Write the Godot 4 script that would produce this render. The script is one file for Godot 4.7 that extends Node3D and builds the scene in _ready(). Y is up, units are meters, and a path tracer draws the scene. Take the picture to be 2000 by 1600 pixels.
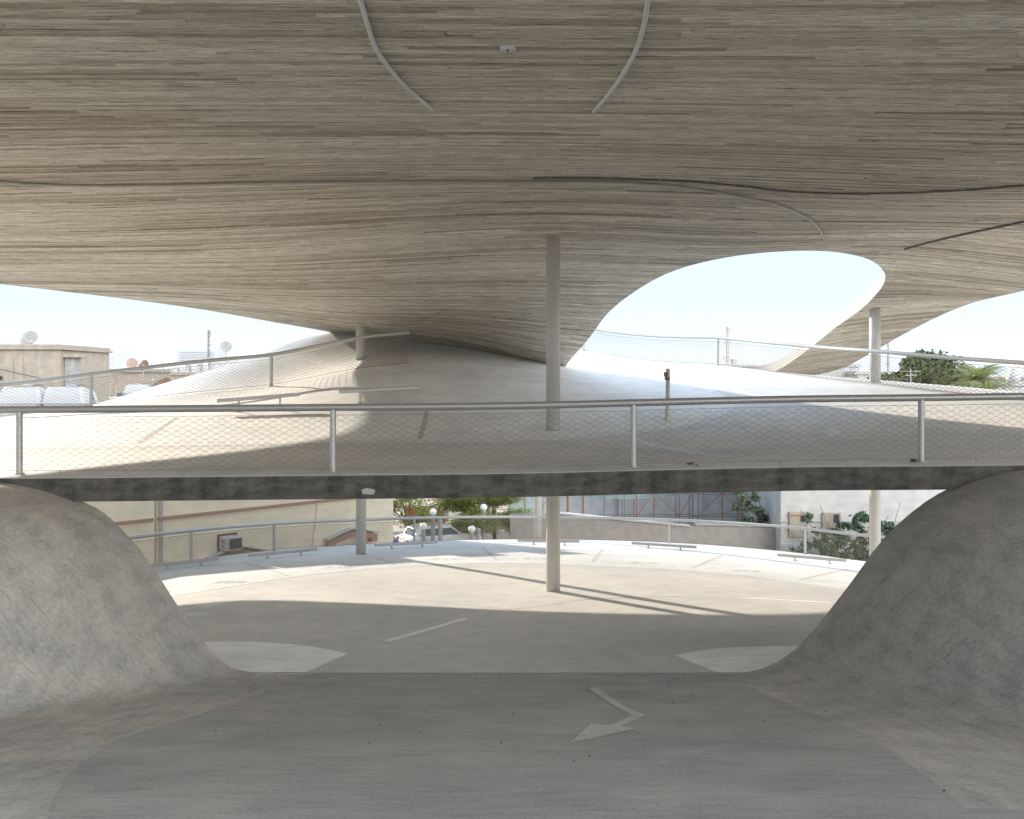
extends Node3D
# A multi-storey car park of warped concrete slabs. Plan coordinates: x to the right, d away from the camera (world z = -d),
# h is the height above the eye, which stands EYE metres above the street.
const EYE := 9.2
var used := {}
var rng := RandomNumberGenerator.new()
var mats := {}

# spot heights of the three warped slabs: x, d, h
const CEIL := [-22, -6, 3.9, 0, -6, 3.9, 22, -6, 3.9, -18, 4, 3.85, 0, 4, 3.85, 18, 4, 3.85, -13, 12, 3.8, 0, 12, 3.8, 13, 12, 3.8, -20, 20, 3.5, -9, 20, 3.6, 9, 19, 3.55, 20, 20, 3.3, 1.07, 25.3, 3.6, -7, 26, 3.1, -15.47, 29.4, 2.79, -13.31, 31.6, 2.61, -10.8, 34.2, 2.34, -8.64, 36.5, 1.98, -6.96, 38, 1.72, -5.34, 34.4, 1.72, -5.12, 37.4, 1.48, -1.98, 36.6, 1.08, -0.28, 36, 0.76, 1.22, 35.6, 0.47, 1.94, 35.4, 0.35, 2.63, 33.3, 1.31, 3.24, 30.8, 2.19, 4.45, 28.2, 2.97, 5.62, 26.7, 3.2, 6.89, 26.2, 3.34, 8.37, 26.5, 3.42, 9.88, 27.6, 3.38, 11.33, 29.6, 2.88, 11.46, 31.2, 2.38, 11.46, 34.5, 1.73, 11.51, 38.5, 0.91, 11.39, 42.5, 0.18, 11.98, 32.1, 2.2, 15.47, 29.4, 2.58, 15.21, 32.1, 2.45, 14.98, 34.3, 2.08, 15.04, 37.6, 1.58, 15.11, 41, 0.97, 14.99, 44.5, 0.35, -7, 41.5, 0.7, -2, 40, 0, 2.6, 38, -1.1, 20, 29, 2.2, 8, 46.5, 0.1, 11, 46.5, -0.1]
const UP := [-10.81, 15.8, -1.66, -7.98, 15.8, -1.65, -5.82, 15.8, -1.63, -2.91, 15.8, -1.6, 0, 15.8, -1.57, 2.49, 15.8, -1.51, 4.99, 15.8, -1.46, 6.99, 15.8, -1.45, 10.81, 15.8, -1.41, 1.07, 25.3, -1.4, -5.34, 34.4, 0.6, 11.98, 32.1, -0.22, -13.41, 31, -0.95, -7.97, 32.2, -0.34, -5.02, 31.8, 0.22, -3.35, 31.8, 0.38, -1.93, 32.5, 0.55, -6.96, 38, 1.72, -8.64, 36.5, 1.06, -10.37, 35.2, 0.37, -12.67, 34.4, -0.36, -14.63, 33.5, -1.02, -5.12, 37.4, 1.48, -1.98, 36.6, 1.08, -0.28, 36, 0.76, 1.22, 35.6, 0.47, 1.94, 35.4, 0.35, 3.14, 42.6, 1.1, 7.68, 36.3, 0.41, 8.95, 34, 0.14, 10.11, 32, -0.08, 11.05, 30, -0.25, 12.48, 27.9, -0.5, 13.68, 26, -0.68, 9.87, 37.5, 0.18, 11.53, 36.5, 0.02, 12.71, 34.5, -0.11, 14.32, 32, -0.3, 15.79, 30, -0.49, -8, 41, 2.2, -2, 42, 2, -20, 26, -1.5, -20, 20, -1.6, 20, 22, -1.2]
const LO := [1.07, 25.3, -5.59, -5.34, 34.4, -6.3, 1.18, 44, -7.41, -11.23, 30, -5.95, -8.92, 37, -6.64, -6.21, 40, -6.95, -4.34, 41.2, -7.05, 7.05, 43.5, -7.46, 11.71, 38.5, -7.09, 13, 38, -7.18, -4.6, 16, -4.87, 0, 16, -4.89, 4.2, 16, -4.87, -12, 17, -4.9, 12, 17, -4.9, -16, 28, -6, 17, 34, -7, 10, 28, -6, -3, 13, -4.6, 3, 13, -4.6]
# how the ramp swells into its two flanks: share of the rise at 5.0, 5.25 ... 11 m from the middle of each swell
const SWELL_L := [1.0, 1.0, 0.999, 0.992, 0.981, 0.964, 0.942, 0.914, 0.883, 0.843, 0.777, 0.694, 0.598, 0.48, 0.357, 0.246, 0.138, 0.055, 0.018, 0.007, 0.002, 0.0, 0.0, 0.0, 0.0]
const SWELL_R := [1.0, 1.0, 0.999, 0.991, 0.981, 0.961, 0.938, 0.907, 0.873, 0.826, 0.768, 0.702, 0.622, 0.518, 0.416, 0.322, 0.228, 0.144, 0.082, 0.04, 0.015, 0.0, 0.0, 0.0, 0.0]
enum {CEILING, UPPER, LOWER, RAMP}
var tps := {}

# ---------------------------------------------------------------- surfaces
func fit(src: Array, lam: float) -> Dictionary:
	var n := src.size() / 3
	var px := PackedFloat64Array(); var pz := PackedFloat64Array()
	for i in n: px.append(src[3 * i]); pz.append(src[3 * i + 1])
	var m := n + 3
	var a := []
	for i in m:
		var row := PackedFloat64Array(); row.resize(m + 1); a.append(row)
	for i in n:
		for j in n:
			var d2 := (px[i] - px[j]) * (px[i] - px[j]) + (pz[i] - pz[j]) * (pz[i] - pz[j])
			a[i][j] = d2 * log(d2) if d2 > 0.0 else lam
		a[i][n] = 1.0; a[i][n + 1] = px[i]; a[i][n + 2] = pz[i]; a[i][m] = src[3 * i + 2]
		a[n][i] = 1.0; a[n + 1][i] = px[i]; a[n + 2][i] = pz[i]
	for c in m:
		var best := c
		for r in range(c + 1, m):
			if absf(a[r][c]) > absf(a[best][c]): best = r
		var t = a[c]; a[c] = a[best]; a[best] = t
		var rc: PackedFloat64Array = a[c]
		for r in range(c + 1, m):
			var rr: PackedFloat64Array = a[r]
			var f := rr[c] / rc[c]
			if f == 0.0: continue
			for k in range(c, m + 1): rr[k] -= f * rc[k]
			a[r] = rr
	var w := PackedFloat64Array(); w.resize(m)
	for c in range(m - 1, -1, -1):
		var s: float = a[c][m]
		for k in range(c + 1, m): s -= a[c][k] * w[k]
		w[c] = s / a[c][c]
	return {"n": n, "x": px, "z": pz, "w": w}

func swell(tab: Array, d: float) -> float:
	var t := (d - 5.0) / 0.25
	if t <= 0.0: return 1.0
	var i := int(t)
	if i >= tab.size() - 2: return 0.0
	return cubic_interpolate(tab[i], tab[i + 1], tab[maxi(i - 1, 0)], tab[i + 2], t - i)

func ramp_h(x: float, z: float) -> float:
	var f := -1.6 - 0.2056 * maxf(z, -2.0)
	return f + (-1.71 - f) * swell(SWELL_L, Vector2(x + 14.0, z - 15.5).length()) + (-1.50 - f) * swell(SWELL_R, Vector2(x - 14.0, z - 15.5).length())

# (height, slope along x, slope along d)
func surf(id: int, x: float, z: float) -> Vector3:
	if id == RAMP:
		var h := ramp_h(x, z)
		return Vector3(h, (ramp_h(x + 0.05, z) - h) / 0.05, (ramp_h(x, z + 0.05) - h) / 0.05)
	var t: Dictionary = tps[id]
	var n: int = t.n
	var px: PackedFloat64Array = t.x; var pz: PackedFloat64Array = t.z; var w: PackedFloat64Array = t.w
	var h := w[n] + w[n + 1] * x + w[n + 2] * z
	var gx := w[n + 1]; var gz := w[n + 2]
	for i in n:
		var dx := x - px[i]; var dz := z - pz[i]
		var d2 := dx * dx + dz * dz
		if d2 < 1e-9: continue
		var l := log(d2)
		var wi := w[i]
		h += wi * d2 * l
		gx += wi * 2.0 * dx * (l + 1.0)
		gz += wi * 2.0 * dz * (l + 1.0)
	return Vector3(h, gx, gz)

func V(x: float, d: float, h: float) -> Vector3: return Vector3(x, EYE + h, -d)
func on(id: int, x: float, d: float, off := 0.0) -> Vector3: return V(x, d, surf(id, x, d).x + off)
func poly(a: Array) -> PackedVector2Array:
	var p := PackedVector2Array()
	for i in range(0, a.size(), 2): p.append(Vector2(a[i], a[i + 1]))
	return p
func smooth_path(p: PackedVector2Array, k := 4) -> PackedVector2Array:
	var o := PackedVector2Array()
	for i in p.size() - 1:
		for j in k: o.append(p[i].cubic_interpolate(p[i + 1], p[maxi(i - 1, 0)], p[mini(i + 2, p.size() - 1)], float(j) / k))
	o.append(p[-1])
	return o

# a sheet that follows a surface inside an outline in plan, facing up or down
func sheet(outline: PackedVector2Array, id: int, off: float, step: float, up: bool, uvs := 6.0) -> ArrayMesh:
	var lo := outline[0]; var hi := outline[0]
	for p in outline: lo = lo.min(p); hi = hi.max(p)
	var vs := PackedVector3Array(); var ns := PackedVector3Array(); var uv := PackedVector2Array(); var uv2 := PackedVector2Array(); var ids := PackedInt32Array()
	var seen := {}
	var nx := int(ceil((hi.x - lo.x) / step)); var nz := int(ceil((hi.y - lo.y) / step))
	var inside := PackedByteArray(); inside.resize((nx + 1) * (nz + 1))
	for j in nz + 1:
		for i in nx + 1: inside[j * (nx + 1) + i] = 1 if Geometry2D.is_point_in_polygon(lo + Vector2(i, j) * step, outline) else 0
	for j in nz:
		for i in nx:
			var a := lo + Vector2(i, j) * step
			var cell := PackedVector2Array([a, a + Vector2(step, 0), a + Vector2(step, step), a + Vector2(0, step)])
			var q := j * (nx + 1) + i
			var s := inside[q] + inside[q + 1] + inside[q + nx + 1] + inside[q + nx + 2]
			var parts: Array = [cell] if s == 4 else Geometry2D.intersect_polygons(cell, outline)
			for part: PackedVector2Array in parts:
				var idx := PackedInt32Array()
				for p in part:
					var key := Vector2i((p * 500.0).round())
					if not seen.has(key):
						var g := surf(id, p.x, p.y)
						seen[key] = vs.size()
						vs.append(V(p.x, p.y, g.x + off))
						var n := Vector3(-g.y, 1.0, g.z).normalized()
						ns.append(n if up else -n)
						uv.append(p / uvs); uv2.append(p / (uvs * 4.3) + Vector2(0.31, 0.17))
					idx.append(seen[key])
				var tri := PackedInt32Array([0, 1, 2, 0, 2, 3]) if s == 4 else Geometry2D.triangulate_polygon(part)
				for k in range(0, tri.size(), 3):
					var A := idx[tri[k]]; var B := idx[tri[k + 1]]; var C := idx[tri[k + 2]]
					var fn := (vs[B] - vs[A]).cross(vs[C] - vs[A])
					if fn.length_squared() < 1e-14: continue
					if (fn.dot(ns[A]) > 0.0): ids.append_array([A, C, B])
					else: ids.append_array([A, B, C])
	return amesh(vs, ns, uv, ids, uv2)

func amesh(vs: PackedVector3Array, ns: PackedVector3Array, uv, ids: PackedInt32Array, uv2 = null, cols = null) -> ArrayMesh:
	for k in range(0, ids.size(), 3):  # front faces run clockwise
		var A := ids[k]; var B := ids[k + 1]; var C := ids[k + 2]
		if (vs[B] - vs[A]).cross(vs[C] - vs[A]).dot(ns[A] + ns[B] + ns[C]) > 0.0: ids[k + 1] = C; ids[k + 2] = B
	var ar := []; ar.resize(Mesh.ARRAY_MAX)
	ar[Mesh.ARRAY_VERTEX] = vs; ar[Mesh.ARRAY_NORMAL] = ns; ar[Mesh.ARRAY_INDEX] = ids
	if uv != null: ar[Mesh.ARRAY_TEX_UV] = uv
	if uv2 != null: ar[Mesh.ARRAY_TEX_UV2] = uv2
	if cols != null: ar[Mesh.ARRAY_COLOR] = cols
	var m := ArrayMesh.new(); m.add_surface_from_arrays(Mesh.PRIMITIVE_TRIANGLES, ar)
	return m

# the cut face of a slab along an outline, with a small chamfer at its upper edge
func edge_face(outline: PackedVector2Array, id: int, top: float, bottom: float, step := 0.3) -> ArrayMesh:
	var vs := PackedVector3Array(); var ns := PackedVector3Array(); var uv := PackedVector2Array(); var ids := PackedInt32Array()
	var run := 0.0
	var turn := -1.0 if Geometry2D.is_polygon_clockwise(outline) else 1.0
	for i in outline.size():
		var a := outline[i]; var b := outline[(i + 1) % outline.size()]
		var n := maxi(1, int(ceil(a.distance_to(b) / step)))
		var dir := (b - a).normalized()
		var nn := Vector3(dir.y, 0, dir.x) * turn
		for k in n + 1:
			var p := a.lerp(b, float(k) / n)
			var h := surf(id, p.x, p.y).x
			var s := run + a.distance_to(p)
			vs.append(V(p.x, p.y, h + top)); vs.append(V(p.x, p.y, h + bottom))
			ns.append(nn); ns.append(nn)
			uv.append(Vector2(s / 2.0, 0.0)); uv.append(Vector2(s / 2.0, 1.0))
			if k > 0:
				var q := vs.size() - 4
				ids.append_array([q, q + 1, q + 2, q + 2, q + 1, q + 3])
		run += a.distance_to(b)
	return amesh(vs, ns, uv, ids)

# ---------------------------------------------------------------- objects
func numbered(called: String) -> String:
	var n: int = used.get(called, 0)
	used[called] = n + 1
	return called if n == 0 else "%s_%03d" % [called, n]
func mi(called: String, mesh: Mesh, m: Material, parent: Node3D, at := Vector3.ZERO, rot := Vector3.ZERO) -> MeshInstance3D:
	var o := MeshInstance3D.new()
	o.mesh = mesh; o.material_override = m
	o.name = numbered(called) if parent == self else called
	parent.add_child(o, true)
	o.position = at; o.rotation = rot
	return o
func thing(called: String, label: String, category: String, at := Vector3.ZERO, turn := 0.0, group := "") -> Node3D:
	var o := Node3D.new()
	o.name = numbered(called); add_child(o, true)
	o.position = at; o.rotation.y = turn
	tag(o, label, category, group)
	return o
func tag(o: Node3D, label: String, category := "", group := "") -> Node3D:
	o.set_meta("label", label)
	if category: o.set_meta("category", category)
	if group: o.set_meta("group", group)
	return o
func structure(called: String) -> Node3D:
	var o := Node3D.new()
	o.name = numbered(called); add_child(o, true)
	o.set_meta("kind", "structure")
	return o
func bx(called: String, size: Vector3, at: Vector3, m: Material, parent: Node3D, rot := Vector3.ZERO) -> MeshInstance3D:
	return mi(called, bevel_box(size), m, parent, at, rot)
var box_cache := {}
func bevel_box(s: Vector3) -> Mesh:
	if box_cache.has(s): return box_cache[s]
	var b := minf(0.03, minf(s.x, minf(s.y, s.z)) * 0.12)
	var st := SurfaceTool.new(); st.begin(Mesh.PRIMITIVE_TRIANGLES); st.set_smooth_group(-1)
	var hs := s * 0.5
	var quad := func(a, c, d, e):
		var n: Vector3 = (c - a).cross(d - a)
		var mid: Vector3 = (a + c + d + e) / 4.0
		for p in ([a, d, c, a, e, d] if n.dot(mid) > 0.0 else [a, c, d, a, d, e]): st.add_vertex(p)
	for ax in 3:
		var u := (ax + 1) % 3; var v := (ax + 2) % 3
		for sg in [-1.0, 1.0]:
			var c := []
			for k in [[-1, -1], [1, -1], [1, 1], [-1, 1]]:
				var p := Vector3.ZERO
				p[ax] = sg * hs[ax]; p[u] = k[0] * (hs[u] - b); p[v] = k[1] * (hs[v] - b)
				c.append(p)
			quad.call(c[0], c[1], c[2], c[3])
		for s1 in [-1.0, 1.0]:
			for s2 in [-1.0, 1.0]:
				var e := []
				for k in [-1, 1]:
					var p := Vector3.ZERO; var p2 := Vector3.ZERO
					p[ax] = k * (hs[ax] - b); p[u] = s1 * hs[u]; p[v] = s2 * (hs[v] - b)
					p2[ax] = k * (hs[ax] - b); p2[u] = s1 * (hs[u] - b); p2[v] = s2 * hs[v]
					e.append(p); e.append(p2)
				quad.call(e[0], e[1], e[3], e[2])
	st.generate_normals()
	var m := st.commit(); box_cache[s] = m
	return m

func tube(pts: PackedVector3Array, r: float, sides := 10, rx := 0.0, open := false) -> ArrayMesh:
	# sweeps a ring along pts; rx > 0 gives a taper to that radius
	var vs := PackedVector3Array(); var ns := PackedVector3Array(); var uv := PackedVector2Array(); var ids := PackedInt32Array()
	tube_into(vs, ns, uv, ids, pts, r, sides, rx, open)
	return amesh(vs, ns, uv, ids)
func tube_into(vs, ns, uv, ids, pts: PackedVector3Array, r: float, sides: int, rx := 0.0, open := false) -> void:
	var run := 0.0
	var base: int = vs.size()
	var upv := Vector3.UP if absf((pts[-1] - pts[0]).normalized().y) < 0.9 else Vector3.RIGHT
	for i in pts.size():
		var t := (pts[mini(i + 1, pts.size() - 1)] - pts[maxi(i - 1, 0)]).normalized()
		var u := t.cross(upv).normalized(); var v := u.cross(t)
		var rr := r if rx <= 0.0 else lerpf(r, rx, float(i) / (pts.size() - 1))
		if i > 0: run += pts[i].distance_to(pts[i - 1])
		for k in sides + 1:
			var a := TAU * k / sides
			var n := u * cos(a) + v * sin(a)
			vs.append(pts[i] + n * rr); ns.append(n); uv.append(Vector2(float(k) / sides, run))
			if i > 0 and k > 0:
				var q: int = base + i * (sides + 1) + k
				ids.append_array([q - 1 - sides - 1, q - sides - 1, q, q - 1 - sides - 1, q, q - 1])
	if not open:
		for e in 2:
			var at := pts[0] if e == 0 else pts[-1]
			var t := (pts[0] - pts[1]).normalized() if e == 0 else (pts[-1] - pts[-2]).normalized()
			var ring: int = base if e == 0 else base + (pts.size() - 1) * (sides + 1)
			var c: int = vs.size()
			vs.append(at); ns.append(t); uv.append(Vector2.ZERO)
			for k in sides + 1: vs.append(vs[ring + k]); ns.append(t); uv.append(Vector2.ZERO)
			for k in sides: ids.append_array([c, c + 1 + k, c + 2 + k] if e == 1 else [c, c + 2 + k, c + 1 + k])

func lathe(prof: Array, sides := 20) -> ArrayMesh:
	# prof: [radius, height] pairs from bottom to top
	var st := SurfaceTool.new(); st.begin(Mesh.PRIMITIVE_TRIANGLES)
	for i in range(0, prof.size() - 2, 2):
		for k in sides:
			var a0 := TAU * k / sides; var a1 := TAU * (k + 1) / sides
			var p := Vector3(cos(a0) * prof[i], prof[i + 1], sin(a0) * prof[i]); var q := Vector3(cos(a1) * prof[i], prof[i + 1], sin(a1) * prof[i])
			var r := Vector3(cos(a0) * prof[i + 2], prof[i + 3], sin(a0) * prof[i + 2]); var s := Vector3(cos(a1) * prof[i + 2], prof[i + 3], sin(a1) * prof[i + 2])
			for v in [p, s, r, p, q, s]: st.add_vertex(v)
	st.generate_normals()
	return st.commit()

func prism(outline: PackedVector2Array, depth: float) -> ArrayMesh:
	# an outline in x, y pushed from z = -depth/2 to +depth/2
	var st := SurfaceTool.new(); st.begin(Mesh.PRIMITIVE_TRIANGLES); st.set_smooth_group(-1)
	var tri := Geometry2D.triangulate_polygon(outline)
	var cw := Geometry2D.is_polygon_clockwise(outline)
	for k in range(0, tri.size(), 3):
		for s in [[0, 1, 2, 1.0], [0, 2, 1, -1.0]]:
			for j in 3: 
				var p := outline[tri[k + int(s[j])]]
				st.add_vertex(Vector3(p.x, p.y, s[3] * depth / 2))
	for i in outline.size():
		var a := outline[i]; var b := outline[(i + 1) % outline.size()]
		if cw: var t := a; a = b; b = t
		var A := Vector3(a.x, a.y, depth / 2); var B := Vector3(b.x, b.y, depth / 2); var C := Vector3(b.x, b.y, -depth / 2); var D := Vector3(a.x, a.y, -depth / 2)
		for v in [A, B, C, A, C, D]: st.add_vertex(v)
	st.generate_normals()
	return st.commit()

# ---------------------------------------------------------------- materials
func lin(r: float, g: float, b: float) -> Color: return Color(r, g, b).linear_to_srgb()
func mat(key: String, c: Color, rough := 0.85, metal := 0.0, tex: Texture2D = null, tri := 0.0) -> StandardMaterial3D:
	if mats.has(key): return mats[key]
	var m := StandardMaterial3D.new()
	m.albedo_color = c; m.roughness = rough; m.metallic = metal; m.metallic_specular = 0.4
	if tex:
		m.albedo_texture = tex
		if tri > 0.0:
			m.uv1_triplanar = true; m.uv1_world_triplanar = true; m.uv1_scale = Vector3.ONE / tri
	mats[key] = m
	return m
func noise_bytes(w: int, h: int, sx: int, sy: int, freq: float, oct: int, sd: int) -> PackedByteArray:
	var n := FastNoiseLite.new()
	n.seed = sd; n.frequency = freq; n.fractal_octaves = oct; n.noise_type = FastNoiseLite.TYPE_SIMPLEX
	var im := n.get_seamless_image(w / sx, h / sy)
	if sx > 1 or sy > 1: im.resize(w, h, Image.INTERPOLATE_CUBIC)
	im.convert(Image.FORMAT_L8)
	return im.get_data()
func enc(v: float) -> int: return int(clampf(pow(clampf(v, 0.0, 1.0), 0.4545) * 255.0, 0, 255))
# layers: [stretch x, stretch y, frequency, octaves, gain]; result is a multiplier round mean; warm shifts its hue with the first layer
func blotchy(sd: int, size: int, layers: Array, mean: float, warm: float, dots := 0, dark_dots := 0.35, smears := 0) -> ImageTexture:
	var data := []
	for l in layers: data.append(noise_bytes(size, size, l[0], l[1], l[2], l[3], sd + data.size() * 7))
	var out := PackedByteArray(); out.resize(size * size * 3)
	var lut := PackedInt32Array(); lut.resize(1024)
	for i in 1024: lut[i] = enc(i / 1023.0)
	var nl := layers.size()
	var d0: PackedByteArray = data[0]
	for i in size * size:
		var v := mean
		for k in nl: v += (data[k][i] - 127.5) * layers[k][4] / 127.5
		var wv := (d0[i] - 127.5) * warm / 127.5
		out[3 * i] = lut[clampi(int((v + wv) * 1023.0), 0, 1023)]
		out[3 * i + 1] = lut[clampi(int(v * 1023.0), 0, 1023)]
		out[3 * i + 2] = lut[clampi(int((v - wv) * 1023.0), 0, 1023)]
	var r := RandomNumberGenerator.new(); r.seed = sd
	for k in dots:
		var x := r.randi() % size; var y := r.randi() % size
		var wd := 1 + r.randi() % 3; var f := r.randf_range(dark_dots, 0.9)
		for a in wd:
			for b in (1 + r.randi() % 2):
				var q := 3 * (((y + b) % size) * size + (x + a) % size)
				for c in 3: out[q + c] = int(out[q + c] * f)
	for k in smears:   # rubbed scuffs
		var x := r.randi() % size; var y := r.randi() % size
		var ln := r.randi_range(20, 110); var f := r.randf_range(0.72, 0.93); var lean := r.randf_range(-0.25, 0.25)
		for a in ln:
			var g := 1.0 - (1.0 - f) * sin(PI * a / ln) * r.randf_range(0.4, 1.0)
			for b in 1 + int(3.0 * sin(PI * a / ln)):
				var q := 3 * (((y + b + int(a * lean) + size) % size) * size + (x + a) % size)
				for c in 3: out[q + c] = int(out[q + c] * g)
	var im := Image.create_from_data(size, size, false, Image.FORMAT_RGB8, out)
	im.generate_mipmaps()
	return ImageTexture.create_from_image(im)
func concrete(key: String, c: Color, tex: Texture2D, over: Texture2D, rough := 0.8) -> StandardMaterial3D:
	var m := mat(key, c, rough, 0.0, tex)
	m.detail_enabled = true; m.detail_albedo = over; m.detail_blend_mode = BaseMaterial3D.BLEND_MODE_MUL; m.detail_uv_layer = BaseMaterial3D.DETAIL_UV_2
	m.metallic_specular = 0.35
	return m

var T := {}
func make_materials() -> void:
	T.floor = blotchy(11, 1024, [[1, 1, 0.006, 4, 0.06], [3, 1, 0.02, 3, 0.06], [1, 1, 0.11, 3, 0.12]], 0.92, 0.012, 1100, 0.35, 60)
	T.cloud = blotchy(12, 512, [[1, 1, 0.008, 4, 0.10], [4, 1, 0.02, 3, 0.05]], 0.95, 0.02)
	T.ramp = blotchy(13, 1024, [[1, 1, 0.004, 5, 0.10], [1, 4, 0.02, 4, 0.11], [1, 1, 0.05, 4, 0.12]], 0.80, 0.02, 900, 0.3, 160)
	T.lane = blotchy(19, 1024, [[1, 1, 0.004, 5, 0.08], [6, 1, 0.03, 4, 0.08], [1, 1, 0.09, 3, 0.12]], 0.84, 0.012, 1500, 0.25, 160)
	T.board = blotchy(14, 1024, [[8, 1, 0.05, 3, 0.34], [32, 1, 0.10, 2, 0.40], [2, 1, 0.05, 3, 0.22]], 0.78, 0.02, 1500, 0.2, 120)
	T.stain = blotchy(15, 512, [[1, 32, 0.03, 4, 0.20], [1, 1, 0.02, 4, 0.20], [1, 2, 0.09, 3, 0.12]], 0.60, 0.03, 150)
	T.plaster = blotchy(16, 512, [[1, 8, 0.02, 3, 0.10], [1, 1, 0.012, 4, 0.10], [1, 1, 0.15, 2, 0.05]], 0.84, 0.02)
	T.metal = blotchy(17, 256, [[1, 1, 0.03, 3, 0.10], [1, 1, 0.2, 2, 0.05]], 0.86, 0.01, 60)
	T.fine = blotchy(18, 256, [[1, 1, 0.05, 3, 0.14], [1, 1, 0.2, 2, 0.08]], 0.82, 0.02)
	concrete("ramp", lin(0.54, 0.517, 0.476), T.ramp, T.cloud, 0.72)
	concrete("lane", lin(0.435, 0.422, 0.402), T.lane, T.cloud, 0.7)
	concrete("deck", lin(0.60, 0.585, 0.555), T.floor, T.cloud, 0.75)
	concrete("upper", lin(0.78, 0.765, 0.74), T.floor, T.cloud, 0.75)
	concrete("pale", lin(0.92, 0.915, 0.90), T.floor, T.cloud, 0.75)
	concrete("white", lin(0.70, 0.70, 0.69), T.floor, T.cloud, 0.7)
	concrete("mark", lin(0.60, 0.59, 0.56), T.floor, T.cloud, 0.75)
	concrete("line_paint", lin(0.90, 0.90, 0.89), T.floor, T.cloud, 0.7)
	concrete("worn_paint", lin(0.64, 0.63, 0.605), T.lane, T.cloud, 0.75)
	concrete("bay", lin(0.60, 0.56, 0.50), T.floor, T.cloud, 0.75)
	concrete("slab", lin(0.80, 0.78, 0.74), T.floor, T.cloud, 0.85)
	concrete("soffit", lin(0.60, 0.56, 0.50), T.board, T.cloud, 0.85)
	mat("edge", lin(0.48, 0.465, 0.44), 0.85, 0.0, T.fine)
	mat("dark_edge", lin(0.14, 0.132, 0.115), 0.8, 0.0, T.stain)
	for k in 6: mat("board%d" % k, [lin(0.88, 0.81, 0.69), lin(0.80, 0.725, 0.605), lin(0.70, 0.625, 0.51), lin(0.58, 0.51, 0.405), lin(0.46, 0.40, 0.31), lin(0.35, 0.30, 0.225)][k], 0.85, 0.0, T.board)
	var vb := mat("boards", Color.WHITE, 0.85, 0.0, T.board); vb.vertex_color_use_as_albedo = true
	mat("steel", lin(0.52, 0.515, 0.50), 0.42, 0.55, T.metal, 0.6)
	mat("column", lin(0.53, 0.51, 0.475), 0.45, 0.1)
	mat("wire", lin(0.26, 0.22, 0.17), 0.5, 0.4)
	mat("trunking", lin(0.40, 0.39, 0.36), 0.5, 0.3)
	mat("dark_trunking", lin(0.14, 0.135, 0.12), 0.6, 0.2)

# ---------------------------------------------------------------- the car park
const CEIL_OUT_A := [15.47, 29.4, 15.21, 32.1, 14.98, 34.3, 15.04, 37.6, 15.11, 41, 15.05, 44.5, 14.6, 47.5]
const CEIL_OUT_B := [7, 47.5, 7.2, 46.2, 9, 45.2, 10.6, 44.2, 11.39, 42.5, 11.51, 38.5, 11.46, 34.5, 11.46, 31.2, 11.33, 29.6, 10.8, 28.45, 9.88, 27.5, 8.37, 26.5, 6.89, 26.2, 5.62, 26.7, 4.45, 28.2, 3.24, 30.8, 2.63, 33.3, 1.98, 35.3, 2.0, 36.2]
const CEIL_OUT_C := [1.0, 36.7, -2, 37.6, -5.2, 38.5, -6.96, 38.1, -8.64, 36.5, -10.8, 34.2, -13.31, 31.6, -15.47, 29.4, -18, 26.8, -20.3, 23.6, -19, 19, -23, 16, -24, 8]
func ceiling_outline() -> PackedVector2Array:
	var p := poly([-24, 1.6, 24, 1.6, 24, 17, 21, 22.5, 18.5, 25.5])
	p.append_array(smooth_path(poly(CEIL_OUT_A))); p.append_array(smooth_path(poly(CEIL_OUT_B), 6)); p.append_array(smooth_path(poly(CEIL_OUT_C)))
	return p
func upper_outline() -> PackedVector2Array:
	var p := poly([-13, 15.8, 20, 15.8, 20, 24])
	p.append_array(smooth_path(poly([17.5, 28, 15.79, 30, 14.32, 32, 12.9, 34.6, 11.7, 36.6, 10.3, 37.1, 9.0, 37.1, 8.2, 36.9])))
	p.append_array(poly([3.6, 43.1, 0, 44.5, -4, 42.5]))
	p.append_array(smooth_path(poly([-7, 39.3, -8.64, 36.7, -10.37, 35.3, -12.67, 34.4, -14.9, 32.8, -16.6, 29, -17, 25, -15, 20])))
	return p
func lower_outline() -> PackedVector2Array:
	var p := poly([-13, 15.95, 13, 15.95, 16, 24, 17, 33])
	p.append_array(smooth_path(poly([15.2, 36.6, 13.2, 38.6, 11.7, 39.6, 7.2, 43.7, 1.2, 44.6, -4.5, 41.6, -6.4, 40.3, -9.1, 37.3, -11.6, 30.1, -12.9, 26])))
	return p
const STREET := -9.2

func clip(a: PackedVector2Array, b: PackedVector2Array) -> PackedVector2Array:
	var r := Geometry2D.intersect_polygons(a, b)
	return r[0] if r.size() else a

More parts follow.
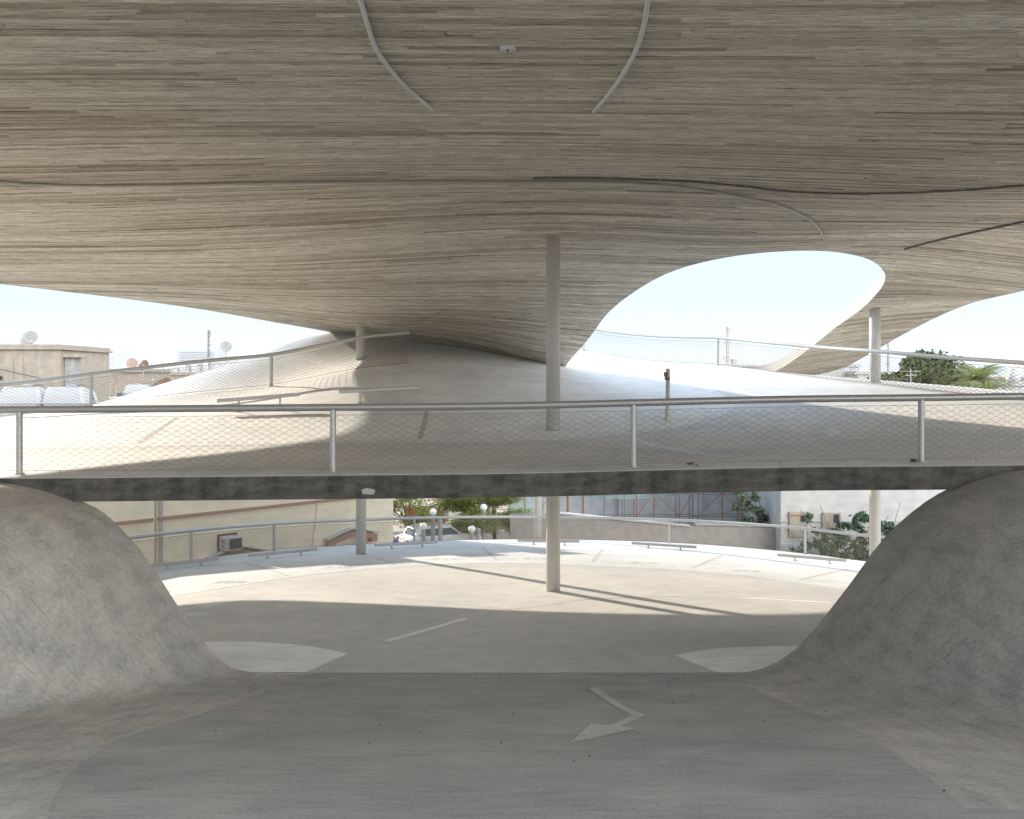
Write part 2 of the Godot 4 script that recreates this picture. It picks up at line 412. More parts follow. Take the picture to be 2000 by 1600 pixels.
func build_slabs() -> void:
	tps[CEILING] = fit(CEIL, 2.0); tps[UPPER] = fit(UP, 1.0); tps[LOWER] = fit(LO, 1.0)
	# the ramp in the foreground
	var r := structure("ramp_floor")
	var ro := poly([-13, -5, 20, -5, 20, 16, -13, 16])
	mi("surface", sheet(ro, RAMP, 0.0, 0.22, true, 5.0), mats.ramp, r)
	mi("underside", sheet(ro, RAMP, -0.36, 0.7, false), mats.slab, r)
	mi("edge_face", edge_face(ro, RAMP, 0.0, -0.36), mats.edge, r)
	var lane := smooth_path(poly([-2.9, -3, -2.85, 2, -2.9, 5.4, -3.06, 6.41, -3.31, 7.06, -3.52, 7.69, -3.65, 8.19, -3.76, 8.8, -3.82, 9.61, -3.76, 10.31, -3.65, 11.04, -3.53, 11.9, -3.43, 13.03, -3.41, 14.38, -3.37, 15.98]), 2)
	lane.append_array(smooth_path(poly([3.36, 15.98, 3.41, 13.25, 3.5, 11.67, 3.54, 10.73, 3.53, 9.87, 3.44, 8.78, 3.29, 7.64, 3.12, 6.69]), 2))
	lane.append_array(poly([3.5, 6.65, 9, 6.5, 9, -3]))
	tag(mi("lane_topping", sheet(lane, RAMP, 0.005, 0.3, true, 5.0), mats.lane, r), "darker grey driving lane between the two swelling flanks")
	tag(mi("arrow_marking", sheet(poly([1.08, 13.81, 1.22, 13.92, 1.29, 12.92, 1.38, 11.9, 1.53, 11.12, 1.14, 10.31, 1.3, 10.17, 0.92, 9.7, 0.56, 9.31, 0.85, 10.47, 1.05, 10.38, 1.38, 11.14, 1.27, 11.77, 1.17, 12.75]), RAMP, 0.010, 0.4, true, 5.0), mats.worn_paint, r), "pale bent arrow painted on the driving lane")
	build_grit(r)
	strip("joint_strip", Vector2(-3.9, 15.975), Vector2(3.6, 15.975), 0.035, RAMP, 0.013, mat("mastic", lin(0.16, 0.155, 0.145), 0.9), r)
	# the lower deck
	var l := structure("lower_deck_floor")
	var lo := lower_outline()
	mi("surface", sheet(lo, LOWER, 0.0, 0.5, true), mats.deck, l)
	mi("underside", sheet(lo, LOWER, -0.4, 1.0, false), mats.slab, l)
	mi("edge_face", edge_face(lo, LOWER, 0.0, -0.4), mats.edge, l)
	var lane2 := poly([-3.37, 16.0, 3.36, 16.0, 2.92, 17.43, 3.26, 17.69])
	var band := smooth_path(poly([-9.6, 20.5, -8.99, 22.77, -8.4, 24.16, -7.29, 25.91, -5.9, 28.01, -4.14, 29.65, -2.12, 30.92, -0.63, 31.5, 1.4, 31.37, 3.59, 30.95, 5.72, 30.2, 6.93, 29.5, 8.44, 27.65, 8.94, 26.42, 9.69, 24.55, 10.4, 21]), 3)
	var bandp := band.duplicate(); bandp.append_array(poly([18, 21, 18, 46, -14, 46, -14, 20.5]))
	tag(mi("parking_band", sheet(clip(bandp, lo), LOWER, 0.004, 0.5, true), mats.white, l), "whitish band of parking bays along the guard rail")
	mi("paint_patch", sheet(smooth_path(poly([-2.97, 17.54, -3.62, 18.08, -4.26, 18.38, -5.08, 18.55, -5.84, 18.49, -7.5, 18.2]), 3) + poly([-7.5, 16.02, -3.4, 16.02]), LOWER, 0.004, 0.4, true), mats.pale, l)
	mi("paint_patch", sheet(smooth_path(poly([2.92, 17.43, 3.26, 17.69, 3.79, 18.02, 4.46, 18.13, 5.3, 18.21, 7.5, 18.1]), 3) + poly([7.5, 16.02, 3.36, 16.02]), LOWER, 0.004, 0.4, true), mats.pale, l)
	tag(mi("paint_patch", sheet(smooth_path(poly([-2.9, 23.89, -1.74, 25.46, -0.55, 26.15, 0.69, 26.4, 1.4, 26.2, 2.95, 25.43, 4.37, 24.63]), 3) + smooth_path(poly([4.3, 24.58, 1.92, 23.97, 1.04, 23.22, 0, 22.42]), 3) + smooth_path(poly([-0.1, 22.42, -0.72, 22.78, -1.59, 23.26, -2.8, 23.83]), 3), LOWER, 0.004, 0.4, true), mats.mark, l), "pale leaf shaped patch around the column foot")
	mi("lane_line", sheet(poly([-2.48, 18.74, -1.06, 21.23, -0.96, 21.17, -2.35, 18.64]), LOWER, 0.004, 0.5, true), mats.line_paint, l)
	mi("lane_line", sheet(poly([5.69, 24.55, 6.77, 24.29, 7.84, 23.84, 7.78, 23.66, 6.72, 24.1, 5.65, 24.41]), LOWER, 0.004, 0.5, true), mats.line_paint, l)
	mi("arrow_marking", sheet(poly([-6.48, 23.56, -7.07, 22.37, -7.19, 22.55, -7.54, 21.89, -7.66, 21.89, -7.62, 22.1, -7.3, 22.66, -7.39, 22.81]), LOWER, 0.004, 0.5, true), mats.white, l)
	mi("arrow_marking", sheet(poly([-7.33, 21.42, -7.33, 21.82, -6.28, 21.63, -7.17, 21.29]), LOWER, 0.004, 0.5, true), mats.white, l)
	for b in [[-9.13, 25.46, -8.71, 24.85], [-8.71, 31.57, -6.42, 27.89], [-4.82, 33.42, -3.68, 30.8], [-1.16, 37.84, -0.49, 32.37], [3.54, 37.97, 2.67, 32.26], [7.88, 36.41, 5.75, 31.22], [11.5, 33.31, 8.56, 28.83]]:
		strip("bay_line", Vector2(b[0], b[1]), Vector2(b[2], b[3]), 0.13, LOWER, 0.008, mats.bay, l)
	var ts := TextMesh.new()
	for q in [["209", -7.72, 26.56], ["210", -5.33, 29.87], ["211", -2.25, 32.6], ["212", 0.8, 33.16], ["213", 4.4, 32.4], ["214", 7.43, 30.81]]:
		ground_text(q[0], Vector2(q[1], q[2]), 0.0, 0.55, LOWER, 0.009, mats.bay, l, Vector2(0.3, 33) - Vector2(0.3, 15))
	# the upper deck
	var u := structure("upper_deck_floor")
	var uo := upper_outline()
	mi("surface", sheet(uo, UPPER, 0.0, 0.45, true), mats.upper, u)
	mi("underside", sheet(uo, UPPER, -0.39, 0.6, false), mats.slab, u)
	var back := PackedVector2Array()
	mi("edge_face", edge_face(uo, UPPER, 0.0, -0.39), mats.edge, u)
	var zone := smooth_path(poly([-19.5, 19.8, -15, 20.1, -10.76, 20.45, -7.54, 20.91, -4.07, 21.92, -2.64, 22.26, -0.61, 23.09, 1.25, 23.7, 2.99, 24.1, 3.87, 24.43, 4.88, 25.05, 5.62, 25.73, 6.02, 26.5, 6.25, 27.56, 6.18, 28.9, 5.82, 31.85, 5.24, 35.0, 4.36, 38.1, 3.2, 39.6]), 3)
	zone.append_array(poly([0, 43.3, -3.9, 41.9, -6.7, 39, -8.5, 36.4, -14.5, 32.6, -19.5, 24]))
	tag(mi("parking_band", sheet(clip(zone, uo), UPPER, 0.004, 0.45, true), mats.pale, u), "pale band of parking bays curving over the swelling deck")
	strip("bay_line", Vector2(-9.16, 26.57), Vector2(-8.28, 21.5), 0.12, UPPER, 0.008, mats.bay, u)
	strip("bay_line", Vector2(-2.33, 26.65), Vector2(-2.21, 23.18), 0.12, UPPER, 0.008, mats.bay, u)
	mi("stop_line", sheet(poly([2.99, 23.24, 4.07, 17.91, 3.75, 17.9, 2.75, 22.9]), UPPER, 0.004, 0.5, true), mats.line_paint, u)
	ground_text("STOP", Vector2(2.65, 20.3), 0.0, 1.5, UPPER, 0.006, mats.line_paint, u, Vector2(-1, -0.25))
	mi("arrow_marking", sheet(poly([6.94, 21.98, 7.4, 22.69, 7.53, 22.63, 7.38, 21.63, 7.15, 21.56, 6.95, 21.04, 6.83, 21.11, 7.09, 21.79]), UPPER, 0.004, 0.5, true), mats.line_paint, u)
	mi("lane_line", sheet(poly([5.73, 20.54, 6.63, 21.01, 7.57, 20.66, 8.37, 20.08, 8.3, 19.91, 7.49, 20.45, 6.58, 20.83, 5.72, 20.32]), UPPER, 0.004, 0.5, true), mats.line_paint, u)
	# weathered front face of the upper deck, a facing set just proud of the slab edge
	front_facing(u)
	# the ceiling
	var c := structure("ceiling")
	var co := ceiling_outline()
	mi("slab_underside", sheet(co, CEILING, 0.03, 0.5, false), mats.soffit, c)
	mi("slab_top", sheet(co, CEILING, 0.42, 0.8, true), mats.slab, c)
	mi("edge_face", edge_face(co, CEILING, 0.42, -0.004), mats.edge, c)
	build_boards(c, co)

# loose grit swept along the lane
func build_grit(parent: Node3D) -> void:
	var r := RandomNumberGenerator.new(); r.seed = 61
	var vs := PackedVector3Array(); var ns := PackedVector3Array(); var ids := PackedInt32Array()
	for k in 420:
		var x: float; var d: float
		if k % 3 == 0: x = 2.6 + r.randfn() * 0.7; d = 14.2 + r.randfn() * 1.3
		elif k % 3 == 1: x = r.randf_range(-3.5, 3.6); d = 6.0 + 9.8 * sqrt(r.randf())
		else: x = r.randf_range(-4.5, 4.5); d = 15.6 - absf(r.randfn()) * 1.1
		if d > 15.9 or d < 5.5: continue
		var c := on(RAMP, x, d, 0.006)
		var s := 0.006 + 0.012 * pow(r.randf(), 3.0)
		var q := vs.size()
		var a := r.randf() * TAU
		for p in [Vector3(cos(a), 0, sin(a)), Vector3(-sin(a), 0, cos(a)) * 0.7, Vector3(-cos(a), 0, -sin(a)), Vector3(sin(a), 0, -cos(a)) * 0.8, Vector3(0, 0.7, 0)]:
			vs.append(c + p * s); ns.append((p + Vector3(0, 0.3, 0)).normalized())
		ids.append_array([q, q + 1, q + 4, q + 1, q + 2, q + 4, q + 2, q + 3, q + 4, q + 3, q, q + 4])
	var o := mi("grit", amesh(vs, ns, null, ids), mat("grit", lin(0.05, 0.048, 0.045), 0.9), parent)
	o.set_meta("kind", "stuff")

func strip(called: String, a: Vector2, b: Vector2, w: float, id: int, off: float, m: Material, parent: Node3D) -> void:
	var n := (b - a).orthogonal().normalized() * w * 0.5
	mi(called, sheet(PackedVector2Array([a + n, b + n, b - n, a - n]), id, off, 0.6, true), m, parent)

# lettering painted flat on a deck; 'away' is the plan direction in which the letters stand up
func ground_text(txt: String, at: Vector2, _r: float, size: float, id: int, off: float, m: Material, parent: Node3D, away: Vector2) -> void:
	var t := TextMesh.new()
	var f := SystemFont.new(); f.font_names = PackedStringArray(["Droid Sans"])
	t.text = txt; t.font = f; t.font_size = 64; t.pixel_size = size / 64.0; t.depth = 0.0
	var g := surf(id, at.x, at.y)
	var n := Vector3(-g.y, 1.0, g.z).normalized()
	var up := Vector3(away.x, 0, -away.y).normalized()
	up = (up - n * up.dot(n)).normalized()
	var o := mi("painted_number" if txt.is_valid_int() else "painted_word", t, m, parent)
	o.transform = Transform3D(Basis(up.cross(n), up, n), V(at.x, at.y, g.x + off) + n * 0.004)

func front_facing(u: Node3D) -> void:
	var vs := PackedVector3Array(); var ns := PackedVector3Array(); var uv := PackedVector2Array(); var ids := PackedInt32Array()
	var n := 120
	for i in n + 1:
		var x := lerpf(-10.0, 10.0, float(i) / n)
		var h := surf(UPPER, x, 15.8).x
		var low := 0.394
		var q := vs.size()
		for k in [[-0.012, 0.0, 15.802], [-0.03, 0.05, 15.788], [-low, 0.97, 15.788], [-low, 1.0, 15.83]]:
			vs.append(V(x, k[2], h + k[0])); ns.append(Vector3(0, 0, 1)); uv.append(Vector2(x / 7.3, k[1] * 0.2))
		if i > 0:
			for k in 3: ids.append_array([q - 4 + k, q + k, q + k + 1, q - 4 + k, q + k + 1, q - 3 + k])
	mi("weathered_edge", amesh(vs, ns, uv, ids), mats.dark_edge, u)
	var p := PackedVector2Array()
	var r := RandomNumberGenerator.new(); r.seed = 3
	for k in 14:
		var a := TAU * k / 14
		p.append(Vector2(cos(a) * 0.11, sin(a) * 0.055) * r.randf_range(0.8, 1.15))
	tag(mi("repair_patch", prism(p, 0.012), mat("patch", lin(0.5, 0.5, 0.48), 0.9, 0.0, T.fine, 0.4), u, V(-2.33, 15.786, -1.60 - 0.27)), "pale mortar patch on the stained slab edge")

func build_boards(c: Node3D, co: PackedVector2Array) -> void:
	var r := RandomNumberGenerator.new(); r.seed = 77
	var nz := FastNoiseLite.new(); nz.seed = 5; nz.frequency = 0.16; nz.fractal_octaves = 2
	var tones := [Vector3(0.88, 0.81, 0.69), Vector3(0.80, 0.725, 0.605), Vector3(0.70, 0.625, 0.51), Vector3(0.58, 0.51, 0.405), Vector3(0.46, 0.40, 0.31), Vector3(0.35, 0.30, 0.225)]
	var vs := PackedVector3Array(); var ns := PackedVector3Array(); var uv := PackedVector2Array(); var ids := PackedInt32Array(); var cols := PackedColorArray()
	var single := 0
	var d := 1.6
	while d < 47.0:
		var w := r.randf_range(0.055, 0.12)
		var x := -24.0 - r.randf() * 3.0
		var row_shade := r.randfn(0.0, 0.6)
		while x < 30.0:
			var ln := r.randf_range(1.8, 6.5)
			var t := nz.get_noise_2d(x * 0.55, d * 3.0) * 2.4 + row_shade + r.randfn(0.0, 0.95) + 1.9
			var tone := clampi(int(t), 0, 5)
			var lift := r.randf_range(-0.005, 0.008)
			var u0 := r.randf() * 7.0; var v0 := r.randf()
			var x1 := minf(x + ln, 30.0)
			var rect := PackedVector2Array([Vector2(x, d), Vector2(x1 - 0.006, d), Vector2(x1 - 0.006, d + w - 0.007), Vector2(x, d + w - 0.007)])
			for piece: PackedVector2Array in Geometry2D.intersect_polygons(rect, co):
				var near := d > 9.2 and d < 19.0 and absf((x + x1) * 0.5) < d * 0.53 + 1.0 and single < 300
				var V_ := PackedVector3Array(); var N_ := PackedVector3Array(); var U_ := PackedVector2Array(); var I_ := PackedInt32Array()
				board_piece(piece, lift, u0, v0, d, V_, N_, U_, I_)
				if I_.is_empty(): continue
				if near:
					single += 1
					mi("plank_imprint", amesh(V_, N_, U_, I_), mats["board%d" % tone], c)
				else:
					var q := vs.size()
					vs.append_array(V_); ns.append_array(N_); uv.append_array(U_)
					for i in I_: ids.append(q + i)
					var tf := clampf(t, 0.0, 5.0)
					var tv: Vector3 = (tones[int(tf)] as Vector3).lerp(tones[mini(int(tf) + 1, 5)], tf - int(tf))
					for i in V_.size(): cols.append(Color(tv.x, tv.y, tv.z))
			x = x1
		d += w
	var o := mi("plank_imprints", amesh(vs, ns, uv, ids, null, cols), mats.boards, c)
	o.set_meta("kind", "stuff")

func board_piece(piece: PackedVector2Array, lift: float, u0: float, v0: float, d: float, vs, ns, uv, ids) -> void:
	var lo := piece[0]; var hi := piece[0]
	for p in piece: lo = lo.min(p); hi = hi.max(p)
	if hi.x - lo.x < 0.02 or hi.y - lo.y < 0.01: return
	# left and right ends at the two long sides
	var e := [hi.x, lo.x, hi.x, lo.x]
	for p in piece:
		if p.y < lo.y + 0.002: e[0] = minf(e[0], p.x); e[1] = maxf(e[1], p.x)
		if p.y > hi.y - 0.002: e[2] = minf(e[2], p.x); e[3] = maxf(e[3], p.x)
	if e[0] > e[1]: e[0] = (e[2] + e[3]) / 2; e[1] = e[0]
	if e[2] > e[3]: e[2] = (e[0] + e[1]) / 2; e[3] = e[2]
	var n := clampi(int(ceil((hi.x - lo.x) / 0.7)), 1, 8)
	for i in n + 1:
		var t := float(i) / n
		var q: int = vs.size()
		for s in 2:
			var px := lerpf(e[2 * s], e[2 * s + 1], t); var pz := lo.y if s == 0 else hi.y
			var g := surf(CEILING, px, pz)
			var nn := -Vector3(-g.y, 1.0, g.z).normalized()
			var p := V(px, pz, g.x + lift)
			var side := Vector3(0, 0, 1.0 if s == 0 else -1.0)
			var tex := Vector2(px / 5.0 + u0, v0 + (pz - d) / 1.2)
			vs.append(p); ns.append(nn); uv.append(tex)
			vs.append(p); ns.append(side); uv.append(tex)
			vs.append(p + Vector3(0, 0.03, 0)); ns.append(side); uv.append(tex)
		if i > 0:
			ids.append_array([q - 6, q - 3, q + 3, q - 6, q + 3, q])
			ids.append_array([q - 5, q + 1, q + 2, q - 5, q + 2, q - 4])
			ids.append_array([q - 2, q + 5, q + 4, q - 2, q - 1, q + 5])

# a tubular guard rail with a diamond wire net, along a path in plan
func guard_rail(label: String, path: PackedVector2Array, id: int, posts: Array, knots: bool, wire_r: float, height := 1.1) -> void:
	var root := thing("guard_rail", label, "guard rail", on(id, path[0].x, path[0].y))
	var o := root.position
	var total := 0.0
	var cum := PackedFloat64Array([0.0])
	for i in path.size() - 1: total += path[i].distance_to(path[i + 1]); cum.append(total)
	var at := func(s: float) -> Vector2:
		var k := cum.bsearch(s) - 1
		k = clampi(k, 0, path.size() - 2)
		return path[k].lerp(path[k + 1], (s - cum[k]) / maxf(cum[k + 1] - cum[k], 1e-6))
	var nb := int(total / 0.25) + 2
	var ground := PackedVector3Array()
	for i in nb + 1:
		var p: Vector2 = at.call(total * i / nb)
		ground.append(on(id, p.x, p.y) - o)
	var gp := func(s: float, h: float) -> Vector3:
		var f := clampf(s / total * nb, 0.0, nb - 0.0001)
		return ground[int(f)].lerp(ground[int(f) + 1], f - int(f)) + Vector3(0, h, 0)
	var rail := PackedVector3Array()
	for i in nb + 1: rail.append(ground[i] + Vector3(0, height - 0.062, 0))
	mi("top_rail", tube(rail, 0.062, 14), mats.steel, root)
	for px in posts:
		# a post stands where the path passes this x
		var s := 0.0
		for i in path.size() - 1:
			if (path[i].x - px) * (path[i + 1].x - px) <= 0.0:
				s = cum[i] + path[i].distance_to(path[i + 1]) * (px - path[i].x) / (path[i + 1].x - path[i].x)
		var b: Vector3 = gp.call(s, 0.0)
		mi("post", tube(PackedVector3Array([b - Vector3(0, 0.05, 0), b + Vector3(0, height - 0.09, 0)]), 0.052, 14), mats.steel, root)
		var fl := mi("post_flange", lathe([0.0, -0.01, 0.085, -0.01, 0.085, 0.012, 0.078, 0.018, 0.0, 0.018], 16), mats.steel, root); fl.position = b
	# net
	var vs := PackedVector3Array(); var ns := PackedVector3Array(); var uv := PackedVector2Array(); var ids := PackedInt32Array()
	var w := 0.19; var ch := 0.1
	var rows := int((height - 0.17) / (ch * 0.5))
	var nx := int(total / (w * 0.5))
	var r := RandomNumberGenerator.new(); r.seed = 9
	var jig := func(i: int, j: int) -> Vector3:
		var hsh := hash(Vector2i(i, j))
		var h := 0.05 + j * ch * 0.5
		return gp.call(clampf(i * w * 0.5 + ((hsh & 255) / 255.0 - 0.5) * 0.012, 0, total), h + (((hsh >> 8) & 255) / 255.0 - 0.5) * 0.010)
	for i in nx:
		for j in range(i % 2, rows, 2):
			var a: Vector3 = jig.call(i, j)
			var k := (gp.call(minf((i + 1) * w * 0.5, total), 0.0) - gp.call(i * w * 0.5, 0.0)).normalized() * (0.016 if knots else 0.0) as Vector3
			for dj in [-1, 1]:
				if j + dj < 0 or j + dj >= rows: continue
				wire(vs, ns, uv, ids, a + k, (jig.call(i + 1, j + dj) as Vector3) - k, wire_r)
			if knots: wire(vs, ns, uv, ids, a - k, a + k, wire_r * 1.5)
	var cable := PackedVector3Array(); var cable2 := PackedVector3Array()
	for i in nb + 1:
		cable.append(ground[i] + Vector3(0, 0.05, 0)); cable2.append(ground[i] + Vector3(0, 0.05 + (rows - 1) * ch * 0.5, 0))
	tube_into(vs, ns, uv, ids, cable, wire_r * 1.6, 5)
	tube_into(vs, ns, uv, ids, cable2, wire_r * 1.2, 5)
	var net := mi("wire_net", amesh(vs, ns, uv, ids), mats.wire, root)
	net.set_meta("kind", "stuff")
	# little clips that tie the lower cable to the slab
	for i in range(1, int(total / 1.1)):
		if not knots: break
		var b: Vector3 = gp.call(i * 1.1, 0.0)
		mi("clip", tube(PackedVector3Array([b, b + Vector3(0, 0.055, 0)]), 0.007, 6), mats.wire, root)

func wire(vs, ns, uv, ids, a: Vector3, b: Vector3, r: float) -> void:
	var t := (b - a).normalized()
	var u := t.cross(Vector3(0.3, 0.9, 0.2)).normalized(); var v := u.cross(t)
	var q: int = vs.size()
	for e in 2:
		for k in 3:
			var an := TAU * k / 3
			var n := u * cos(an) + v * sin(an)
			vs.append((a if e == 0 else b) + n * r); ns.append(n); uv.append(Vector2.ZERO)
	for k in 3:
		var k2 := (k + 1) % 3
		ids.append_array([q + k, q + k2, q + 3 + k2, q + k, q + 3 + k2, q + 3 + k])

func column(label: String, x: float, d: float, bottom: float, top: float) -> void:
	var c := thing("column", label, "column", V(x, d, bottom))
	var hgt := top - bottom
	mi("shaft", lathe([0.0, -0.25, 0.18, -0.25, 0.18, hgt + 0.12, 0.0, hgt + 0.12], 40), mats.column, c)
	mi("foot_joint", lathe([0.18, -0.02, 0.196, -0.02, 0.196, 0.008, 0.181, 0.02], 40), mats.edge, c)

func wheel_stop(label: String, a: Vector2, b: Vector2, id: int, h: float) -> void:
	var pa := on(id, a.x, a.y); var pb := on(id, b.x, b.y)
	var mid := (pa + pb) / 2
	var s := thing("wheel_stop", label, "wheel stop", mid, 0.0, "steel wheel stops")
	var bar := prism(PackedVector2Array([Vector2(-0.035, -0.05), Vector2(0.035, -0.05), Vector2(0.05, -0.035), Vector2(0.05, 0.035), Vector2(0.035, 0.05), Vector2(-0.035, 0.05), Vector2(-0.05, 0.035), Vector2(-0.05, -0.035)]), pa.distance_to(pb))
	var o := mi("bar", bar, mats.steel, s)
	o.transform = Transform3D(Basis.looking_at(pb - pa), Vector3(0, h, 0))
	for t in [0.26, 0.76]:
		var p := a.lerp(b, t)
		var g := on(id, p.x, p.y) - mid
		mi("leg", tube(PackedVector3Array([g - Vector3(0, 0.02, 0), (pa - mid).lerp(pb - mid, t) + Vector3(0, h - 0.04, 0)]), 0.028, 10), mats.steel, s)
		mi("foot_plate", bevel_box(Vector3(0.14, 0.012, 0.14)), mats.steel, s, g + Vector3(0, 0.012, 0))

func trunking(label: String, pts: Array, wd: float, m: Material) -> void:
	var p := smooth_path(poly(pts), 8)
	var o := on(CEILING, p[0].x, p[0].y)
	var t := thing("cable_trunking", label, "conduit", o)
	var line := PackedVector3Array()
	for q in p: line.append(on(CEILING, q.x, q.y, -wd - 0.006) - o)
	mi("pipe", tube(line, wd, 10), m, t)
	for k in range(3, p.size(), 8):
		var g := surf(CEILING, p[k].x, p[k].y)
		mi("saddle", bevel_box(Vector3(wd * 3.2, 0.016, wd * 3.2)), mats.trunking, t, V(p[k].x, p[k].y, g.x - 0.014) - o)

func build_fittings() -> void:
	column("tall grey round column from the upper deck to the board marked ceiling beside the pointed slab", 1.07, 25.3, -1.4, 3.6)
	column("short grey column squeezed under the low ceiling where the upper deck swells", -5.34, 34.4, 0.6, 1.72)
	column("grey column under the ribbon of slab beyond the upper guard rail", 11.98, 32.1, -0.22, 2.2)
	column("grey column on the leaf shaped pale patch of the lower deck", 1.07, 25.3, -5.59, -1.75)
	column("grey column on the lower deck in front of the cream wall", -5.34, 34.4, -6.3, 0.25)
	column("slim looking far column at the lower guard rail before the scaffolding", 1.2, 45.0, -9.2, 1.2)
	column("grey column on the lower deck before the white wall and its creeper", 11.98, 32.1, -6.55, -0.6)
	guard_rail("steel guard rail with wire net along the front edge of the upper deck", smooth_path(poly([-12, 16.35, -7.0, 16.35, 0, 16.35, 7.0, 16.35, 12, 16.35]), 8), UPPER, [-8.28, -3.01, 2.04, 6.88], true, 0.0027, 1.14)
	guard_rail("steel guard rail climbing the swelling upper deck until it meets the ceiling", smooth_path(poly([-18.5, 30.0, -13.41, 31.0, -10.6, 31.9, -7.97, 32.2, -5.02, 31.8, -3.35, 31.8]), 6), UPPER, [-13.41, -7.97], false, 0.005)
	guard_rail("sunlit steel guard rail falling along the far right edge of the upper deck", smooth_path(poly([2.4, 43.2, 3.14, 42.6, 7.68, 36.3, 8.95, 34, 10.11, 32, 11.05, 30, 12.48, 27.9, 13.68, 26, 15.2, 23.6]), 5), UPPER, [3.14, 7.68], false, 0.0058)
	guard_rail("curved steel guard rail along the far edge of the lower deck", smooth_path(poly([-12.6, 26, -11.25, 30, -8.92, 37, -6.21, 40, -4.34, 41.2, 1.0, 44.0, 7.05, 43.3, 11.5, 39.2, 13, 38, 15, 36]), 6), LOWER, [-10.6, -9.0, -4.15, 7.0, 11.75], false, 0.0058)
	var lab := ["209", "210", "211", "212", "213", "214"]
	var st := [[-10.97, 29.34, -9.42, 31.1], [-8.73, 32.3, -7.01, 34.79], [-5.18, 36.86, -2.99, 38.59], [0.23, 40.08, 2.77, 40], [4.86, 39.36, 7.17, 37.83], [9.74, 35.71, 12.07, 35.13]]
	for i in 6: wheel_stop("steel wheel stop bar on two legs " + ["at the bay marked 209 by the cream wall","at the bay marked 210 over the gabled hoods","at the bay marked 211 before the globe lamps","at the foot of the slim far column","before the grey scaffolded wall","before the creeper on the white wall"][i], Vector2(st[i][0], st[i][1]), Vector2(st[i][2], st[i][3]), LOWER, 0.17)
	wheel_stop("steel wheel stop on the sunlit swell of the upper deck below the climbing rail post", Vector2(-8.17, 26.96), Vector2(-5.96, 27.29), UPPER, 0.35)
	wheel_stop("steel wheel stop half in the shadow edge on the upper deck swell", Vector2(-4.87, 27.38), Vector2(-2.63, 27.77), UPPER, 0.35)
	trunking("grey curved conduit on the ceiling left of the round fitting", [-1.5, 8.4, -1.53, 9.86, -1.55, 10.35, -1.57, 11.23, -1.49, 12.07, -1.35, 12.87, -1.13, 13.8], 0.027, mat("enamel", lin(0.62, 0.62, 0.62), 0.5))
	trunking("grey curved conduit on the ceiling right of the round fitting", [1.3, 8.4, 1.37, 9.83, 1.41, 10.32, 1.43, 11.1, 1.4, 11.81, 1.31, 12.8, 1.16, 13.82], 0.027, mats.enamel)
	trunking("long dark conduit crossing the ceiling and hooking down towards the opening", [-11.5, 17.6, -9.59, 18.23, -9.13, 18.46, -8.06, 18.68, -6.62, 18.78, -4.95, 18.8, -2.99, 18.92, 0, 19.05, 1.49, 18.95, 2.49, 19.0, 3.56, 19.32, 4.74, 20.02, 5.75, 20.8, 6.65, 21.99, 7.4, 23.43, 8.03, 24.97], 0.026, mats.trunking)
	trunking("dark conduit that swings away to the right across the ceiling", [0.41, 18.72, 1.47, 18.61, 2.46, 18.67, 3.45, 18.71, 4.23, 18.89, 5.04, 19.16, 5.58, 19.29, 6.59, 19.26, 7.5, 19.01, 8.35, 18.66, 8.95, 18.39, 9.51, 18.07, 12, 17], 0.019, mats.dark_trunking)
	trunking("short straight dark conduit on the ceiling right of the oval opening", [10.66, 26.4, 11.14, 24.2, 11.62, 22.08, 12.0, 20.2], 0.026, mats.dark_trunking)
	var sp := thing("ceiling_fitting", "small round grey sprinkler rose on the board marked ceiling", "ceiling fitting", on(CEILING, -0.05, 11.29))
	mi("plate", lathe([0.0, -0.016, 0.03, -0.016, 0.08, -0.012, 0.095, -0.004, 0.095, 0.02, 0.0, 0.02], 24), mat("enamel", lin(0.62, 0.62, 0.62), 0.5), sp)
	mi("nozzle", lathe([0.0, -0.034, 0.012, -0.034, 0.015, -0.026, 0.018, -0.015, 0.0, -0.015], 12), mats.dark_trunking, sp)
	# the worn pole on the upper deck
	var pl := thing("worn_pole", "worn yellowish pole with a rusty bracket standing on the upper deck", "pole", on(UPPER, 4.11, 25.74))
	var pm := mat("pole_paint", lin(0.72, 0.68, 0.58), 0.8, 0.0, T.fine, 0.5)
	mi("shaft", tube(PackedVector3Array([Vector3(0, -0.05, 0), Vector3(0.02, 1.36, 0)]), 0.055, 14), pm, pl)
	mi("collar", lathe([0.056, 1.05, 0.075, 1.06, 0.075, 1.12, 0.056, 1.13], 16), mat("rust", lin(0.30, 0.20, 0.11), 0.9, 0.0, T.fine, 0.3), pl)
	mi("foot", lathe([0.10, -0.03, 0.10, 0.02, 0.07, 0.05, 0.056, 0.06], 16), pm, pl)
	mi("clamp", bevel_box(Vector3(0.10, 0.13, 0.09)), mats.rust, pl, Vector3(-0.045, 1.2, 0.04))
	for q in [[3.0, 16.27, 21], [6.7, 16.27, 22]]: leaf_litter(q[0], q[1], q[2])

